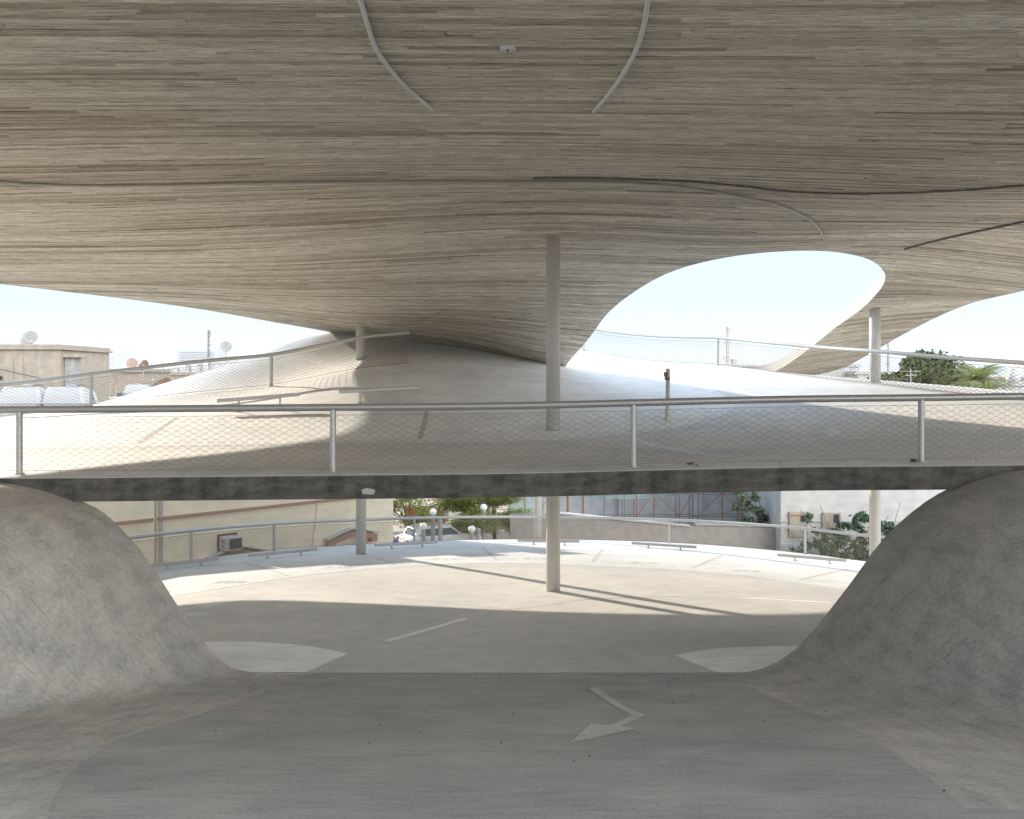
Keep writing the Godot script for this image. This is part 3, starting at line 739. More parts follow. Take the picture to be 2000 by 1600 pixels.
func leaf_litter(x: float, d: float, sd: int) -> void:
	var r := RandomNumberGenerator.new(); r.seed = sd
	var o := on(UPPER, x, d)
	var t := thing("leaf_litter", "little heap of dry brown leaves caught at the kerb under the front wire net", "dry leaves", o, 0.0, "dry leaves at the front net")
	for k in 9:
		var st := SurfaceTool.new(); st.begin(Mesh.PRIMITIVE_TRIANGLES); st.set_smooth_group(-1)
		var p := [Vector3(-0.05, 0, 0), Vector3(0, 0.02, 0.022), Vector3(0.05, 0.006, 0), Vector3(0, 0.02, -0.022)]
		for i in [0, 1, 2, 0, 2, 3]: st.add_vertex(p[i])
		st.generate_normals()
		mi("leaf", st.commit(), mat("dry_leaf", lin(0.16, 0.10, 0.05), 0.9), t, Vector3(r.randfn(0, 0.06), r.randf_range(0.0, 0.05), r.randfn(0, 0.03)), Vector3(r.randfn(0, 0.5), r.randf() * TAU, r.randfn(0, 0.4)))

#CITY
func loft(rings: Array) -> ArrayMesh:
	# rings: [half x, half z, y] from bottom to top, with cut corners
	var st := SurfaceTool.new(); st.begin(Mesh.PRIMITIVE_TRIANGLES); st.set_smooth_group(-1)
	var ring := func(q) -> Array:
		var c := minf(q[0], q[1]) * 0.18
		var o := []
		for p in [[q[0], q[1] - c], [q[0] - c, q[1]], [-q[0] + c, q[1]], [-q[0], q[1] - c], [-q[0], -q[1] + c], [-q[0] + c, -q[1]], [q[0] - c, -q[1]], [q[0], -q[1] + c]]: o.append(Vector3(p[0], q[2], p[1]))
		return o
	for i in rings.size() - 1:
		var a: Array = ring.call(rings[i]); var b: Array = ring.call(rings[i + 1])
		for k in 8:
			for v in [a[k], a[(k + 1) % 8], b[(k + 1) % 8], a[k], b[(k + 1) % 8], b[k]]: st.add_vertex(v)
	var t: Array = ring.call(rings[-1])
	for k in range(1, 7):
		for v in [t[0], t[k], t[k + 1]]: st.add_vertex(v)
	st.generate_normals()
	return st.commit()

func window_part(parent: Node3D, at: Vector3, w: float, h: float, frame: Material, pane: Material, rot := 0.0) -> void:
	var o := Node3D.new(); o.name = "window"; parent.add_child(o, true); o.position = at; o.rotation.y = rot
	mi("pane", bevel_box(Vector3(w - 0.1, h - 0.1, 0.03)), pane, o, Vector3(0, 0, 0.02))
	for s in [-1, 1]:
		mi("frame", bevel_box(Vector3(0.07, h, 0.09)), frame, o, Vector3(s * (w / 2 - 0.035), 0, 0.05))
		mi("frame", bevel_box(Vector3(w - 0.142, 0.07, 0.088)), frame, o, Vector3(0, s * (h / 2 - 0.035), 0.05))
	mi("mullion", bevel_box(Vector3(0.05, h - 0.142, 0.06)), frame, o, Vector3(0, 0, 0.052))
	mi("sill", bevel_box(Vector3(w + 0.16, 0.06, 0.16)), frame, o, Vector3(0, -h / 2 - 0.04, 0.08))

func dish(label: String, at: Vector3, r: float, yaw: float, tilt: float, m: Material, stand := 0.5) -> void:
	var t := thing("satellite_dish", label, "satellite dish", at, yaw)
	mi("mast", tube(PackedVector3Array([Vector3(0, -0.05, 0), Vector3(0, stand + r * 0.9, 0)]), 0.04, 8), mats.far_metal, t)
	var prof := []
	for k in 8: prof.append_array([r * k / 7.0, -0.28 * r * (1.0 - pow(k / 7.0, 2))])
	for k in range(7, -1, -1): prof.append_array([r * k / 7.0, -0.28 * r * (1.0 - pow(k / 7.0, 2)) - 0.03])
	var d := mi("reflector", lathe(prof, 28), m, t, Vector3(0, stand + r * 0.9, 0), Vector3(PI / 2 - tilt, 0, 0))
	for k in 3:
		var a := TAU * k / 3 + 0.4
		mi("feed_arm", tube(PackedVector3Array([Vector3(cos(a) * r * 0.9, -0.02, sin(a) * r * 0.9), Vector3(0, r * 0.8, 0)]), 0.015, 6), mats.far_metal, d)
	mi("feed_horn", lathe([0.0, r * 0.74, 0.06, r * 0.74, 0.07, r * 0.86, 0.0, r * 0.88], 10), mats.far_metal, d)

func water_tank(label: String, at: Vector3, w: float, dp: float, h: float, yaw: float) -> void:
	var t := thing("water_tank", label, "water tank", at, yaw, "white water tanks on roofs")
	mi("base_tray", loft([[w * 0.44, dp * 0.44, 0.0], [w * 0.49, dp * 0.49, h * 0.3]]), mats.tank, t)
	mi("rim", loft([[w * 0.53, dp * 0.53, h * 0.3], [w * 0.53, dp * 0.53, h * 0.34]]), mats.tank, t)
	mi("shell", loft([[w * 0.5, dp * 0.5, h * 0.34], [w * 0.475, dp * 0.475, h * 0.6], [w * 0.40, dp * 0.40, h * 0.86], [w * 0.36, dp * 0.36, h * 0.9]]), mats.tank, t)
	mi("lid", loft([[w * 0.12, w * 0.12, h * 0.9], [w * 0.12, w * 0.12, h * 1.0]]), mats.far_metal, t, Vector3(w * 0.06, 0, 0))
	mi("inlet_pipe", tube(PackedVector3Array([Vector3(w * 0.1, h * 0.97, 0), Vector3(w * 0.3, h * 1.0, 0.05), Vector3(w * 0.5, h * 0.85, 0.1), Vector3(w * 0.62, h * 0.3, 0.15)]), 0.025, 6), mats.dark_trunking, t)

func house(called: String, label: String, cat: String, at: Vector3, size: Vector3, wall: Material, wins: Array, yaw := 0.0, group := "", parapet := 0.35) -> Node3D:
	# at: middle of the front foot; wins: [local x, local y, w, h] on the front face
	var t := thing(called, label, cat, at, yaw, group)
	mi("wall", bevel_box(size), wall, t, Vector3(0, size.y / 2, -size.z / 2))
	if parapet > 0.0:
		mi("cornice", bevel_box(Vector3(size.x + 0.4, parapet * 0.5, size.z + 0.4)), wall, t, Vector3(0, size.y + parapet * 0.25 + 0.003, -size.z / 2))
		mi("parapet", bevel_box(Vector3(size.x + 0.15, parapet * 0.5, size.z + 0.15)), wall, t, Vector3(0, size.y + parapet * 0.75 + 0.006, -size.z / 2))
	for w in wins: window_part(t, Vector3(w[0], w[1], 0.0), w[2], w[3], mats.far_frame, mats.far_pane)
	return t

func tower(label: String, px: float, top: float, wpx: float, d: float, m: Material, kind := 0) -> void:
	var s := d / 1900.0
	var at := Vector3((px - 1000.0) * s, 0, -d)
	var hgt := EYE + (735.0 - top) * s
	var w := wpx * s
	var t := thing("tower", label, "tower", at)
	if kind == 1:   # sail shaped
		mi("body", prism(PackedVector2Array([Vector2(-w / 2, 0), Vector2(w / 2, 0), Vector2(w * 0.42, hgt * 0.35), Vector2(w * 0.2, hgt * 0.75), Vector2(-w * 0.05, hgt), Vector2(-w * 0.12, hgt), Vector2(-w * 0.2, hgt * 0.7)]), w), m, t)
	elif kind == 2: # slanted top
		mi("body", prism(PackedVector2Array([Vector2(-w / 2, 0), Vector2(w / 2, 0), Vector2(w / 2, hgt), Vector2(-w / 2, hgt * 0.93)]), w * 0.7), m, t)
	else:
		mi("body", bevel_box(Vector3(w, hgt, w * 0.8)), m, t, Vector3(0, hgt / 2, -w * 0.4))
		mi("crown", bevel_box(Vector3(w * 0.55, hgt * 0.035, w * 0.5)), m, t, Vector3(-w * 0.15, hgt * 1.0175, -w * 0.4))
	for k in 6: mi("window_band", bevel_box(Vector3(w * 0.82, hgt * 0.006, w * 0.02)), mats.far_pane, t, Vector3(0, hgt * (0.93 - 0.075 * k), w * 0.006 + (0.0 if kind == 0 else w * 0.5)))

func antenna_mast(label: String, at: Vector3, hgt: float, w: float, m: Material) -> void:
	var t := thing("antenna_mast", label, "mast", at)
	var legs := [Vector3(w, 0, 0), Vector3(-w * 0.5, 0, w * 0.87), Vector3(-w * 0.5, 0, -w * 0.87)]
	for l in legs: mi("leg", tube(PackedVector3Array([l, l * 0.55 + Vector3(0, hgt, 0)]), w * 0.16, 6), m, t)
	var n := int(hgt / (w * 2.2))
	for i in n:
		var f0 := lerpf(1.0, 0.55, float(i) / n); var f1 := lerpf(1.0, 0.55, float(i + 1) / n)
		for k in 3:
			var a: Vector3 = legs[k] * f0 + Vector3(0, hgt * i / n, 0); var b: Vector3 = legs[(k + 1) % 3] * f1 + Vector3(0, hgt * (i + 1) / n, 0)
			mi("brace", tube(PackedVector3Array([a, b]), w * 0.09, 4), m, t)
	for lv in [0.97, 0.86, 0.70]:
		for k in 3:
			var a: float = TAU * k / 3 + lv * 5.0
			mi("antenna_panel", bevel_box(Vector3(w * 0.55, w * 3.0, w * 0.35)), mats.tank, t, Vector3(cos(a) * w * 1.9, hgt * lv, sin(a) * w * 1.9), Vector3(0, -a, 0))
			mi("bracket", tube(PackedVector3Array([Vector3(0, hgt * lv, 0), Vector3(cos(a) * w * 1.9, hgt * lv, sin(a) * w * 1.9)]), w * 0.1, 4), m, t)
	mi("lightning_rod", tube(PackedVector3Array([Vector3(0, hgt - 0.1, 0), Vector3(0, hgt * 1.08, 0)]), w * 0.07, 5), m, t)

# leaf sized faces through lumps of a crown: lumps are [centre, radii]
func foliage(lumps: Array, count: int, leaf: float, sd: int, round := 1.0, shell := 0.55) -> ArrayMesh:
	var r := RandomNumberGenerator.new(); r.seed = sd
	var vs := PackedVector3Array(); var ns := PackedVector3Array(); var uv := PackedVector2Array(); var ids := PackedInt32Array(); var cols := PackedColorArray()
	var vol := 0.0
	for l in lumps: vol += l[1].x * l[1].z
	for l in lumps:
		for k in int(count * l[1].x * l[1].z / vol):
			var dir := Vector3(r.randfn(), r.randfn(), r.randfn()).normalized()
			var p: Vector3 = l[0] + dir * (l[1] as Vector3) * pow(r.randf(), 1.0 - shell) * r.randf_range(0.85, 1.12)
			var n := (dir + Vector3(r.randfn(), r.randfn() + 0.5, r.randfn()) * 0.7).normalized()
			var a := n.cross(Vector3(r.randfn(), r.randfn(), r.randfn())).normalized(); var b := n.cross(a)
			var s := leaf * r.randf_range(0.6, 1.35)
			var q := vs.size()
			vs.append_array([p - a * s, p + b * s * 0.45 * round, p + a * s, p - b * s * 0.45 * round])
			var c := r.randf_range(0.75, 1.3)
			for j in 4: ns.append(n); uv.append(Vector2.ZERO); cols.append(Color(c * r.randf_range(0.92, 1.08), c, c * 0.95))
			ids.append_array([q, q + 1, q + 2, q, q + 2, q + 3])
	return amesh(vs, ns, uv, ids, null, cols)

# feathery fronds of small leaflets, as a flame tree has
func feather(centres: Array, count: int, ln: float, sd: int) -> ArrayMesh:
	var r := RandomNumberGenerator.new(); r.seed = sd
	var vs := PackedVector3Array(); var ns := PackedVector3Array(); var uv := PackedVector2Array(); var ids := PackedInt32Array(); var cols := PackedColorArray()
	for k in count:
		var l = centres[r.randi() % centres.size()]
		var dir := Vector3(r.randfn(), r.randfn() * 0.6 + 0.25, r.randfn()).normalized()
		var p: Vector3 = l[0] + dir * (l[1] as Vector3) * pow(r.randf(), 0.4)
		var out := (Vector3(dir.x, 0.1, dir.z) + Vector3(r.randfn(), r.randfn() * 0.3, r.randfn()) * 0.5).normalized()
		var side := out.cross(Vector3.UP).normalized()
		var c := r.randf_range(0.75, 1.35); var yel := r.randf_range(0.9, 1.25)
		for j in 7:
			var t := float(j) / 6.0
			var m := p + out * ln * t + Vector3(0, -0.22 * ln * t * t, 0)
			for s in [-1.0, 1.0]:
				var tip: Vector3 = m + (side * s + out * 0.5).normalized() * ln * 0.28 * (1.0 - 0.6 * t) + Vector3(0, -0.03, 0)
				var q := vs.size()
				var n: Vector3 = (Vector3.UP + side * s * 0.3).normalized()
				vs.append_array([m, m + out * ln * 0.13, tip])
				for i in 3: ns.append(n); uv.append(Vector2.ZERO); cols.append(Color(c * yel, c, c * 0.8))
				ids.append_array([q, q + 1, q + 2])
	return amesh(vs, ns, uv, ids, null, cols)

func branch_tube(pts: Array, r0: float, r1: float) -> ArrayMesh:
	return tube(PackedVector3Array(pts), r0, 8, r1)

func flame_tree(label: String, at: Vector3, hgt: float, spread: float, sd: int, count: int, flowers: int) -> void:
	var t := thing("flame_tree", label, "tree", at)
	var r := RandomNumberGenerator.new(); r.seed = sd
	mi("trunk", branch_tube([Vector3(0, -0.1, 0), Vector3(0.06, hgt * 0.22, 0.03), Vector3(-0.04, hgt * 0.42, 0)], 0.13, 0.08), mats.bark, t)
	var lumps := []
	for k in 9:
		var a := TAU * k / 9 + r.randf() * 0.5
		var e := Vector3(cos(a) * spread * r.randf_range(0.55, 0.95), hgt * r.randf_range(0.3, 0.9), sin(a) * spread * r.randf_range(0.55, 0.95))
		var b := Vector3(-0.04, hgt * (0.2 + 0.22 * r.randf()), 0)
		mi("limb", branch_tube([b, b.lerp(e, 0.5) + Vector3(0, hgt * 0.06, 0), e], 0.06, 0.015), mats.bark, t)
		lumps.append([e, Vector3(spread * 0.45, hgt * 0.13, spread * 0.45)])
	lumps.append([Vector3(0, hgt * 0.85, 0), Vector3(spread * 0.6, hgt * 0.2, spread * 0.6)])
	mi("crown", foliage(lumps, count * 6, 0.085, sd + 1, 0.8, 0.35), mats.feather, t)
	mi("fronds", feather(lumps, count, 0.5, sd + 2), mats.feather, t)
	for k in flowers:
		var l = lumps[r.randi() % lumps.size()]
		mi("flower", foliage([[Vector3.ZERO, Vector3(0.14, 0.1, 0.14)]], 14, 0.07, sd + 30 + k), mats.flower, t, l[0] + Vector3(r.randfn() * 0.3, hgt * 0.1, r.randfn() * 0.3))

func broad_tree(label: String, at: Vector3, lumps: Array, count: int, leaf: float, sd: int, m: Material, trunk_h: float) -> void:
	var t := thing("broad_tree", label, "tree", at)
	mi("trunk", branch_tube([Vector3(0, -0.2, 0), Vector3(0.1, trunk_h * 0.5, 0), Vector3(0, trunk_h, 0.1)], 0.35, 0.2), mats.bark, t)
	for l in lumps: mi("limb", branch_tube([Vector3(0, trunk_h * 0.8, 0), (l[0] as Vector3) * 0.6 + Vector3(0, trunk_h * 0.2, 0), l[0]], 0.14, 0.04), mats.bark, t)
	mi("crown", foliage(lumps, count, leaf, sd), m, t)

func palm(label: String, at: Vector3, hgt: float, fl: float, sd: int) -> void:
	var t := thing("palm_tree", label, "palm", at)
	var r := RandomNumberGenerator.new(); r.seed = sd
	mi("trunk", branch_tube([Vector3.ZERO, Vector3(0.15, hgt * 0.5, 0), Vector3(0.05, hgt, 0)], 0.26, 0.2), mats.bark, t)
	var n := 34
	for k in n:
		var a := TAU * k / n * 3.0 + r.randf() * 0.4
		var rise := lerpf(1.5, -0.35, float(k) / n) + r.randfn() * 0.1
		var vs := PackedVector3Array(); var ns := PackedVector3Array(); var uv := PackedVector2Array(); var ids := PackedInt32Array()
		var o := Vector3(cos(a), 0, sin(a))
		var sd2 := o.cross(Vector3.UP)
		var prev := Vector3(0.05, hgt, 0)
		for j in range(1, 13):
			var s := j / 12.0
			var p := Vector3(0.05, hgt, 0) + o * fl * s * cos(rise * 0.6) + Vector3(0, fl * (s * sin(rise) * 0.8 - 0.45 * s * s), 0)
			for sg in [-1.0, 1.0]:
				var tip: Vector3 = p + sd2 * sg * fl * 0.17 * (1.1 - s) + o * fl * 0.10 - Vector3(0, fl * 0.03, 0)
				var q := vs.size()
				vs.append_array([prev, p, tip])
				for i in 3: ns.append((Vector3.UP + sd2 * sg * 0.5).normalized()); uv.append(Vector2.ZERO)
				ids.append_array([q, q + 1, q + 2])
			prev = p
		mi("frond", amesh(vs, ns, uv, ids), mats.palm, t)

func globe_lamp(label: String, at: Vector3, hgt: float) -> void:
	var t := thing("globe_lamp", label, "lamp post", at, 0.0, "globe lamps by the street")
	mi("pillar", lathe([0.0, 0.0, 0.14, 0.0, 0.14, 0.15, 0.115, 0.2, 0.11, hgt - 0.1, 0.125, hgt - 0.06, 0.125, hgt, 0.0, hgt], 18), mats.plaster_grey, t)
	var g := []
	for k in 13: g.append_array([sin(PI * k / 12.0) * 0.185, hgt + 0.17 - cos(PI * k / 12.0) * 0.185])
	mi("globe", lathe(g, 20), mats.globe, t)
	mi("seat_ring", lathe([0.06, hgt, 0.1, hgt, 0.1, hgt + 0.03, 0.06, hgt + 0.03], 14), mats.far_metal, t)

func extrude_side(prof: Array, w: float) -> ArrayMesh:
	return prism(poly(prof), w)

func wheel(parent: Node3D, at: Vector3, r: float) -> void:
	var w := Node3D.new(); w.name = "wheel"; parent.add_child(w, true); w.position = at; w.rotation.x = PI / 2
	mi("tyre", lathe([r * 0.62, -0.09, r * 0.93, -0.1, r, -0.06, r, 0.06, r * 0.93, 0.1, r * 0.62, 0.09, r * 0.62, -0.09], 24), mats.rubber, w)
	mi("rim", lathe([0.0, -0.05, r * 0.2, -0.07, r * 0.62, -0.05, r * 0.62, 0.05, r * 0.2, 0.07, 0.0, 0.05], 18), mats.far_metal, w)

func car(label: String, at: Vector3, yaw: float) -> void:
	# nose towards local +x
	var t := thing("parked_car", label, "car", at, yaw)
	var body: Material = mats.car_white
	mi("body", extrude_side([-2.1, 0.32, -1.75, 0.25, 1.75, 0.25, 2.1, 0.36, 2.15, 0.62, 1.95, 0.82, 0.95, 0.95, -1.85, 1.0, -2.12, 0.9, -2.16, 0.6], 1.72), body, t)
	mi("cabin", extrude_side([-1.8, 0.99, 1.0, 0.94, 0.35, 1.42, -0.1, 1.49, -1.2, 1.47, -1.55, 1.36], 1.48), body, t)
	for s in [-1, 1]:
		mi("side_window", extrude_side([-1.5, 1.03, 0.75, 1.0, 0.28, 1.36, -1.2, 1.39], 0.02), mats.far_pane, t, Vector3(0, 0, s * 0.743))
		mi("tail_light", bevel_box(Vector3(0.06, 0.26, 0.2)), mats.tail_red, t, Vector3(-2.13, 0.78, s * 0.7))
		mi("headlight", bevel_box(Vector3(0.08, 0.14, 0.34)), mats.globe, t, Vector3(2.06, 0.66, s * 0.6))
		mi("door_line", bevel_box(Vector3(0.012, 0.55, 0.01)), mats.rubber, t, Vector3(-0.3, 0.66, s * 0.861))
		mi("mirror", bevel_box(Vector3(0.12, 0.12, 0.18)), body, t, Vector3(0.7, 1.02, s * 0.85))
		for x in [-1.3, 1.32]: wheel(t, Vector3(x, 0.31, s * 0.80), 0.31)
	mi("rear_window", bevel_box(Vector3(0.02, 0.36, 1.2)), mats.far_pane, t, Vector3(-1.70, 1.18, 0), Vector3(0, 0, -0.55))
	mi("windscreen", bevel_box(Vector3(0.02, 0.62, 1.26)), mats.far_pane, t, Vector3(0.70, 1.18, 0), Vector3(0, 0, 0.92))
	mi("bumper", bevel_box(Vector3(0.12, 0.2, 1.66)), body, t, Vector3(-2.15, 0.45, 0))
	mi("number_plate", bevel_box(Vector3(0.02, 0.13, 0.46)), mats.globe, t, Vector3(-2.18, 0.68, 0))

func lorry(label: String, at: Vector3, yaw: float) -> void:
	var t := thing("box_lorry", label, "lorry", at, yaw)
	t.scale = Vector3.ONE * 0.5
	mi("cargo_box", bevel_box(Vector3(3.4, 1.9, 2.0)), mats.red_paint, t, Vector3(-0.9, 1.55, 0))
	mi("cab", extrude_side([0.9, 0.5, 2.5, 0.5, 2.55, 1.2, 2.2, 2.0, 0.9, 2.05], 1.9), mats.red_paint, t)
	mi("windscreen", bevel_box(Vector3(0.03, 0.7, 1.6)), mats.far_pane, t, Vector3(2.42, 1.6, 0), Vector3(0, 0, 0.42))
	mi("chassis", bevel_box(Vector3(4.8, 0.2, 1.2)), mats.rubber, t, Vector3(-0.1, 0.5, 0))
	for s in [-1, 1]:
		mi("side_window", bevel_box(Vector3(0.8, 0.55, 0.02)), mats.far_pane, t, Vector3(1.5, 1.6, s * 0.955))
		for x in [-1.7, 1.7]: wheel(t, Vector3(x, 0.4, s * 0.85), 0.4)
		for x in [-2.2, -1.2, -0.2]: mi("rib", bevel_box(Vector3(0.06, 1.8, 0.04)), mats.red_paint, t, Vector3(x, 1.55, s * 1.015))
	mi("roof_awning", bevel_box(Vector3(3.7, 0.05, 2.5)), mats.plaster_grey, t, Vector3(-0.9, 2.56, 0), Vector3(0.05, 0, 0.05))

func motorbike(at: Vector3, yaw: float) -> void:
	var t := thing("motorbike", "motorbike half covered by a crumpled blue sheet beside the cream house", "motorbike", at, yaw)
	for x in [-0.65, 0.65]: wheel(t, Vector3(x, 0.3, 0), 0.3)
	mi("frame", tube(PackedVector3Array([Vector3(-0.65, 0.3, 0), Vector3(-0.2, 0.45, 0), Vector3(0.3, 0.5, 0), Vector3(0.5, 0.85, 0), Vector3(0.65, 0.3, 0)]), 0.04, 8), mats.rubber, t)
	mi("engine", bevel_box(Vector3(0.4, 0.3, 0.24)), mats.far_metal, t, Vector3(0, 0.38, 0))
	mi("handlebar", tube(PackedVector3Array([Vector3(0.38, 1.02, -0.35), Vector3(0.5, 0.98, 0), Vector3(0.38, 1.02, 0.35)]), 0.02, 6), mats.far_metal, t)
	mi("blue_sheet", foliage([[Vector3(-0.1, 0.8, 0), Vector3(0.5, 0.16, 0.26)], [Vector3(0.1, 0.72, 0.1), Vector3(0.4, 0.14, 0.25)]], 120, 0.2, 5, 1.6), mats.blue_sheet, t)

func cream_house() -> void:
	var t := thing("cream_house", "cream rendered house wall with terracotta band and gabled window hoods beyond the lower deck", "house", V(-14, 38, STREET), deg_to_rad(45.5))
	var H := 6.5
	mi("wall", bevel_box(Vector3(11.9, H, 7.0)), mats.cream, t, Vector3(5.95, H / 2, -3.5))
	mi("side_wall", bevel_box(Vector3(9.0, H + 0.25, 7.0)), mats.cream, t, Vector3(-4.52, H / 2 + 0.12, -3.38))
	mi("band", bevel_box(Vector3(11.8, 0.13, 0.09)), mats.terracotta, t, Vector3(6.06, 3.61, 0.03))
	mi("band", bevel_box(Vector3(8.9, 0.13, 0.09)), mats.terracotta, t, Vector3(-4.53, 3.62, 0.15))
	mi("corner_strip", bevel_box(Vector3(0.16, H - 0.3, 0.05)), mats.plaster_white, t, Vector3(0.28, H / 2, 0.02))
	mi("wall_cable", tube(PackedVector3Array([Vector3(0.07, 0, 0.04), Vector3(0.06, 2.0, 0.05), Vector3(0.08, H, 0.04)]), 0.012, 6), mats.terracotta, t)
	mi("wall_cable", tube(PackedVector3Array([Vector3(7.2, 1.2, 0.03), Vector3(7.45, 2.8, 0.03), Vector3(7.6, 4.0, 0.03), Vector3(7.6, H, 0.03)]), 0.012, 5), mats.terracotta, t)
	mi("parapet", bevel_box(Vector3(4.6, 0.32, 0.2)), mats.cream, t, Vector3(2.4, H + 0.16, -0.12))
	mi("roof_block", bevel_box(Vector3(2.4, 0.85, 1.6)), mats.plaster_white, t, Vector3(3.2, H + 0.43, -1.6))
	mi("roof_block", bevel_box(Vector3(1.7, 0.5, 1.3)), mats.plaster_white, t, Vector3(7.6, H + 0.25, -1.0))
	mi("roof_block", bevel_box(Vector3(1.5, 0.75, 1.3)), mats.plaster_white, t, Vector3(10.6, H + 0.38, -1.1))
	for q in [[3.5, 2.02, 1.35], [9.35, 2.12, 1.35]]:
		var hd := Node3D.new(); hd.name = "window_hood"; t.add_child(hd, true); hd.position = Vector3(q[0], q[1], 0.15)
		var w: float = q[2]
		mi("gable", prism(PackedVector2Array([Vector2(-w, -0.62), Vector2(-w, -0.28), Vector2(-0.25, 0.0), Vector2(0.25, 0.0), Vector2(w, -0.28), Vector2(w, -0.62), Vector2(w - 0.32, -0.62), Vector2(w - 0.32, -0.45), Vector2(0, -0.22), Vector2(-w + 0.32, -0.45), Vector2(-w + 0.32, -0.62)]), 0.34), mats.terracotta, hd)
		mi("ledge", prism(PackedVector2Array([Vector2(-w - 0.06, -0.26), Vector2(-0.25, 0.06), Vector2(0.25, 0.06), Vector2(w + 0.06, -0.26), Vector2(w + 0.06, -0.20), Vector2(0.25, 0.12), Vector2(-0.25, 0.12), Vector2(-w - 0.06, -0.20)]), 0.42), mats.plaster_white, hd)
		window_part(t, Vector3(q[0], q[1] - 1.25, 0.0), 1.5, 1.3, mats.far_frame, mats.far_pane)
	var ac := thing("air_conditioner", "boxy white window air conditioner on the cream wall above a gabled hood", "air conditioner", t.transform * Vector3(3.15, 2.0, 0.0), deg_to_rad(45.5))
	mi("casing", bevel_box(Vector3(0.74, 0.56, 0.62)), mats.tank, ac, Vector3(0, 0.33, 0.31))
	mi("sleeve", bevel_box(Vector3(0.9, 0.72, 0.03)), mats.rust2, ac, Vector3(0, 0.34, 0.018))
	mi("grille_recess", bevel_box(Vector3(0.54, 0.42, 0.02)), mats.dark_trunking, ac, Vector3(0.04, 0.34, 0.625))
	for k in 7: mi("fin", bevel_box(Vector3(0.54, 0.012, 0.02)), mats.rust2, ac, Vector3(0.04, 0.16 + k * 0.06, 0.64))
	for k in 2: mi("side_vent", bevel_box(Vector3(0.02, 0.17, 0.34)), mats.plaster_grey, ac, Vector3(-0.372, 0.22 + k * 0.22, 0.34))
	for s in [-1, 1]: mi("bracket", tube(PackedVector3Array([Vector3(s * 0.3, 0.04, 0.0), Vector3(s * 0.3, 0.03, 0.5)]), 0.02, 6), mats.rust2, ac)

func scaffolded_house() -> void:
	var t := thing("building_shell", "bare grey building shell behind scaffolding and torn netting", "building", V(9.2, 60, STREET))
	mi("wall", bevel_box(Vector3(19.0, 8.2, 9.0)), mats.raw_wall, t, Vector3(0, 4.1, -4.5))
	var fw := thing("site_wall", "brownish grey site wall with a whitewashed sloping top in front of the scaffold", "wall", V(8.5, 51, STREET))
	mi("wall", prism(PackedVector2Array([Vector2(-8.6, 0), Vector2(6.2, 0), Vector2(6.2, 1.25), Vector2(0.8, 1.33), Vector2(-6.0, 1.98), Vector2(-8.6, 2.0)]), 0.3), mats.raw_brown, fw)
	mi("coping", prism(PackedVector2Array([Vector2(0.8, 1.33), Vector2(0.8, 1.41), Vector2(-6.0, 2.07), Vector2(-6.0, 1.985)]), 0.46), mats.plaster_white, fw)
	mi("rubble_ledge", bevel_box(Vector3(4.6, 0.1, 0.5)), mats.plaster_grey, fw, Vector3(3.4, 1.36, -0.2), Vector3(0, 0, -0.02))
	for k in 4: mi("pier", bevel_box(Vector3(0.5, 8.0, 0.4)), mats.raw_wall, t, Vector3(-7.0 + k * 4.6, 4.0, 0.16))
	var r := RandomNumberGenerator.new(); r.seed = 41
	for part in 2:
		var s := thing("scaffold", ["rusty scaffold with planks and green net at the corner of the grey building shell", "long rusty tube scaffold along the grey building shell"][part], "scaffold", V(0.9 if part == 0 else 9.5, 55.5 if part == 0 else 57.0, STREET))
		var xs := [-1.05, -0.15, 0.45, 1.2] if part == 0 else [-6.2, -5.3, -4.1, -2.9, -2.2, -1.2, 0.3, 1.1, 1.4, 2.8, 4.0, 5.4, 6.4]
		for x in xs:
			for z in [0.0, -1.2]:
				if z < 0.0 and r.randf() < 0.5: continue
				mi("standard", tube(PackedVector3Array([Vector3(x, 0, z), Vector3(x + r.randfn() * 0.04, 6.4, z)]), 0.03, 7), mats.scaffold if r.randf() < 0.6 else mats.scaffold_dark, s)
		for y in [1.0, 2.3, 3.1, 4.4]:
			for z in [0.0, -1.2]:
				mi("ledger", tube(PackedVector3Array([Vector3(xs[0] - 0.2, y + r.randfn() * 0.06, z), Vector3(xs[-1] + 0.2, y + r.randfn() * 0.06, z)]), 0.024, 7), mats.scaffold_dark, s)
		for i in xs.size() - 1:
			if r.randf() < 0.3: continue
			var up := 1.0 + 1.3 * (r.randi() % 2)
			mi("brace", tube(PackedVector3Array([Vector3(xs[i], up if i % 2 == 0 else up + 1.4, 0.05), Vector3(xs[i + 1], up + 1.4 if i % 2 == 0 else up, 0.05)]), 0.022, 6), mats.scaffold, s)
		for k in (2 if part == 0 else 5):
			var x: float = -0.2 + 0.6 * k if part == 0 else -5.0 + 2.4 * k
			mi("plank", bevel_box(Vector3(2.2, 0.05, 0.25)), mats.plank, s, Vector3(x, [2.34, 3.14, 2.34, 1.05, 3.14][k], -0.5), Vector3(0, r.randfn() * 0.08, r.randfn() * 0.05))
	# nets
	for q in [[-1.75, 55.2, 2.2, 3.6, 1.2, 0.35, "pale green debris net hanging at the scaffold corner with a knotted hem"], [1.0, 56.4, 2.6, 4.6, 0.3, 0.12, "green netting hung inside the corner scaffold"], [6.6, 57.6, 8.0, 2.6, 2.2, 0.25, "faded blue green net sagging along the long scaffold"], [12.6, 57.5, 5.0, 2.0, 2.9, 0.3, "ragged grey net on the long scaffold by the climbing shrub"]]:
		debris_net(q[6], q[0], q[1], q[2], q[3], q[4], q[5])

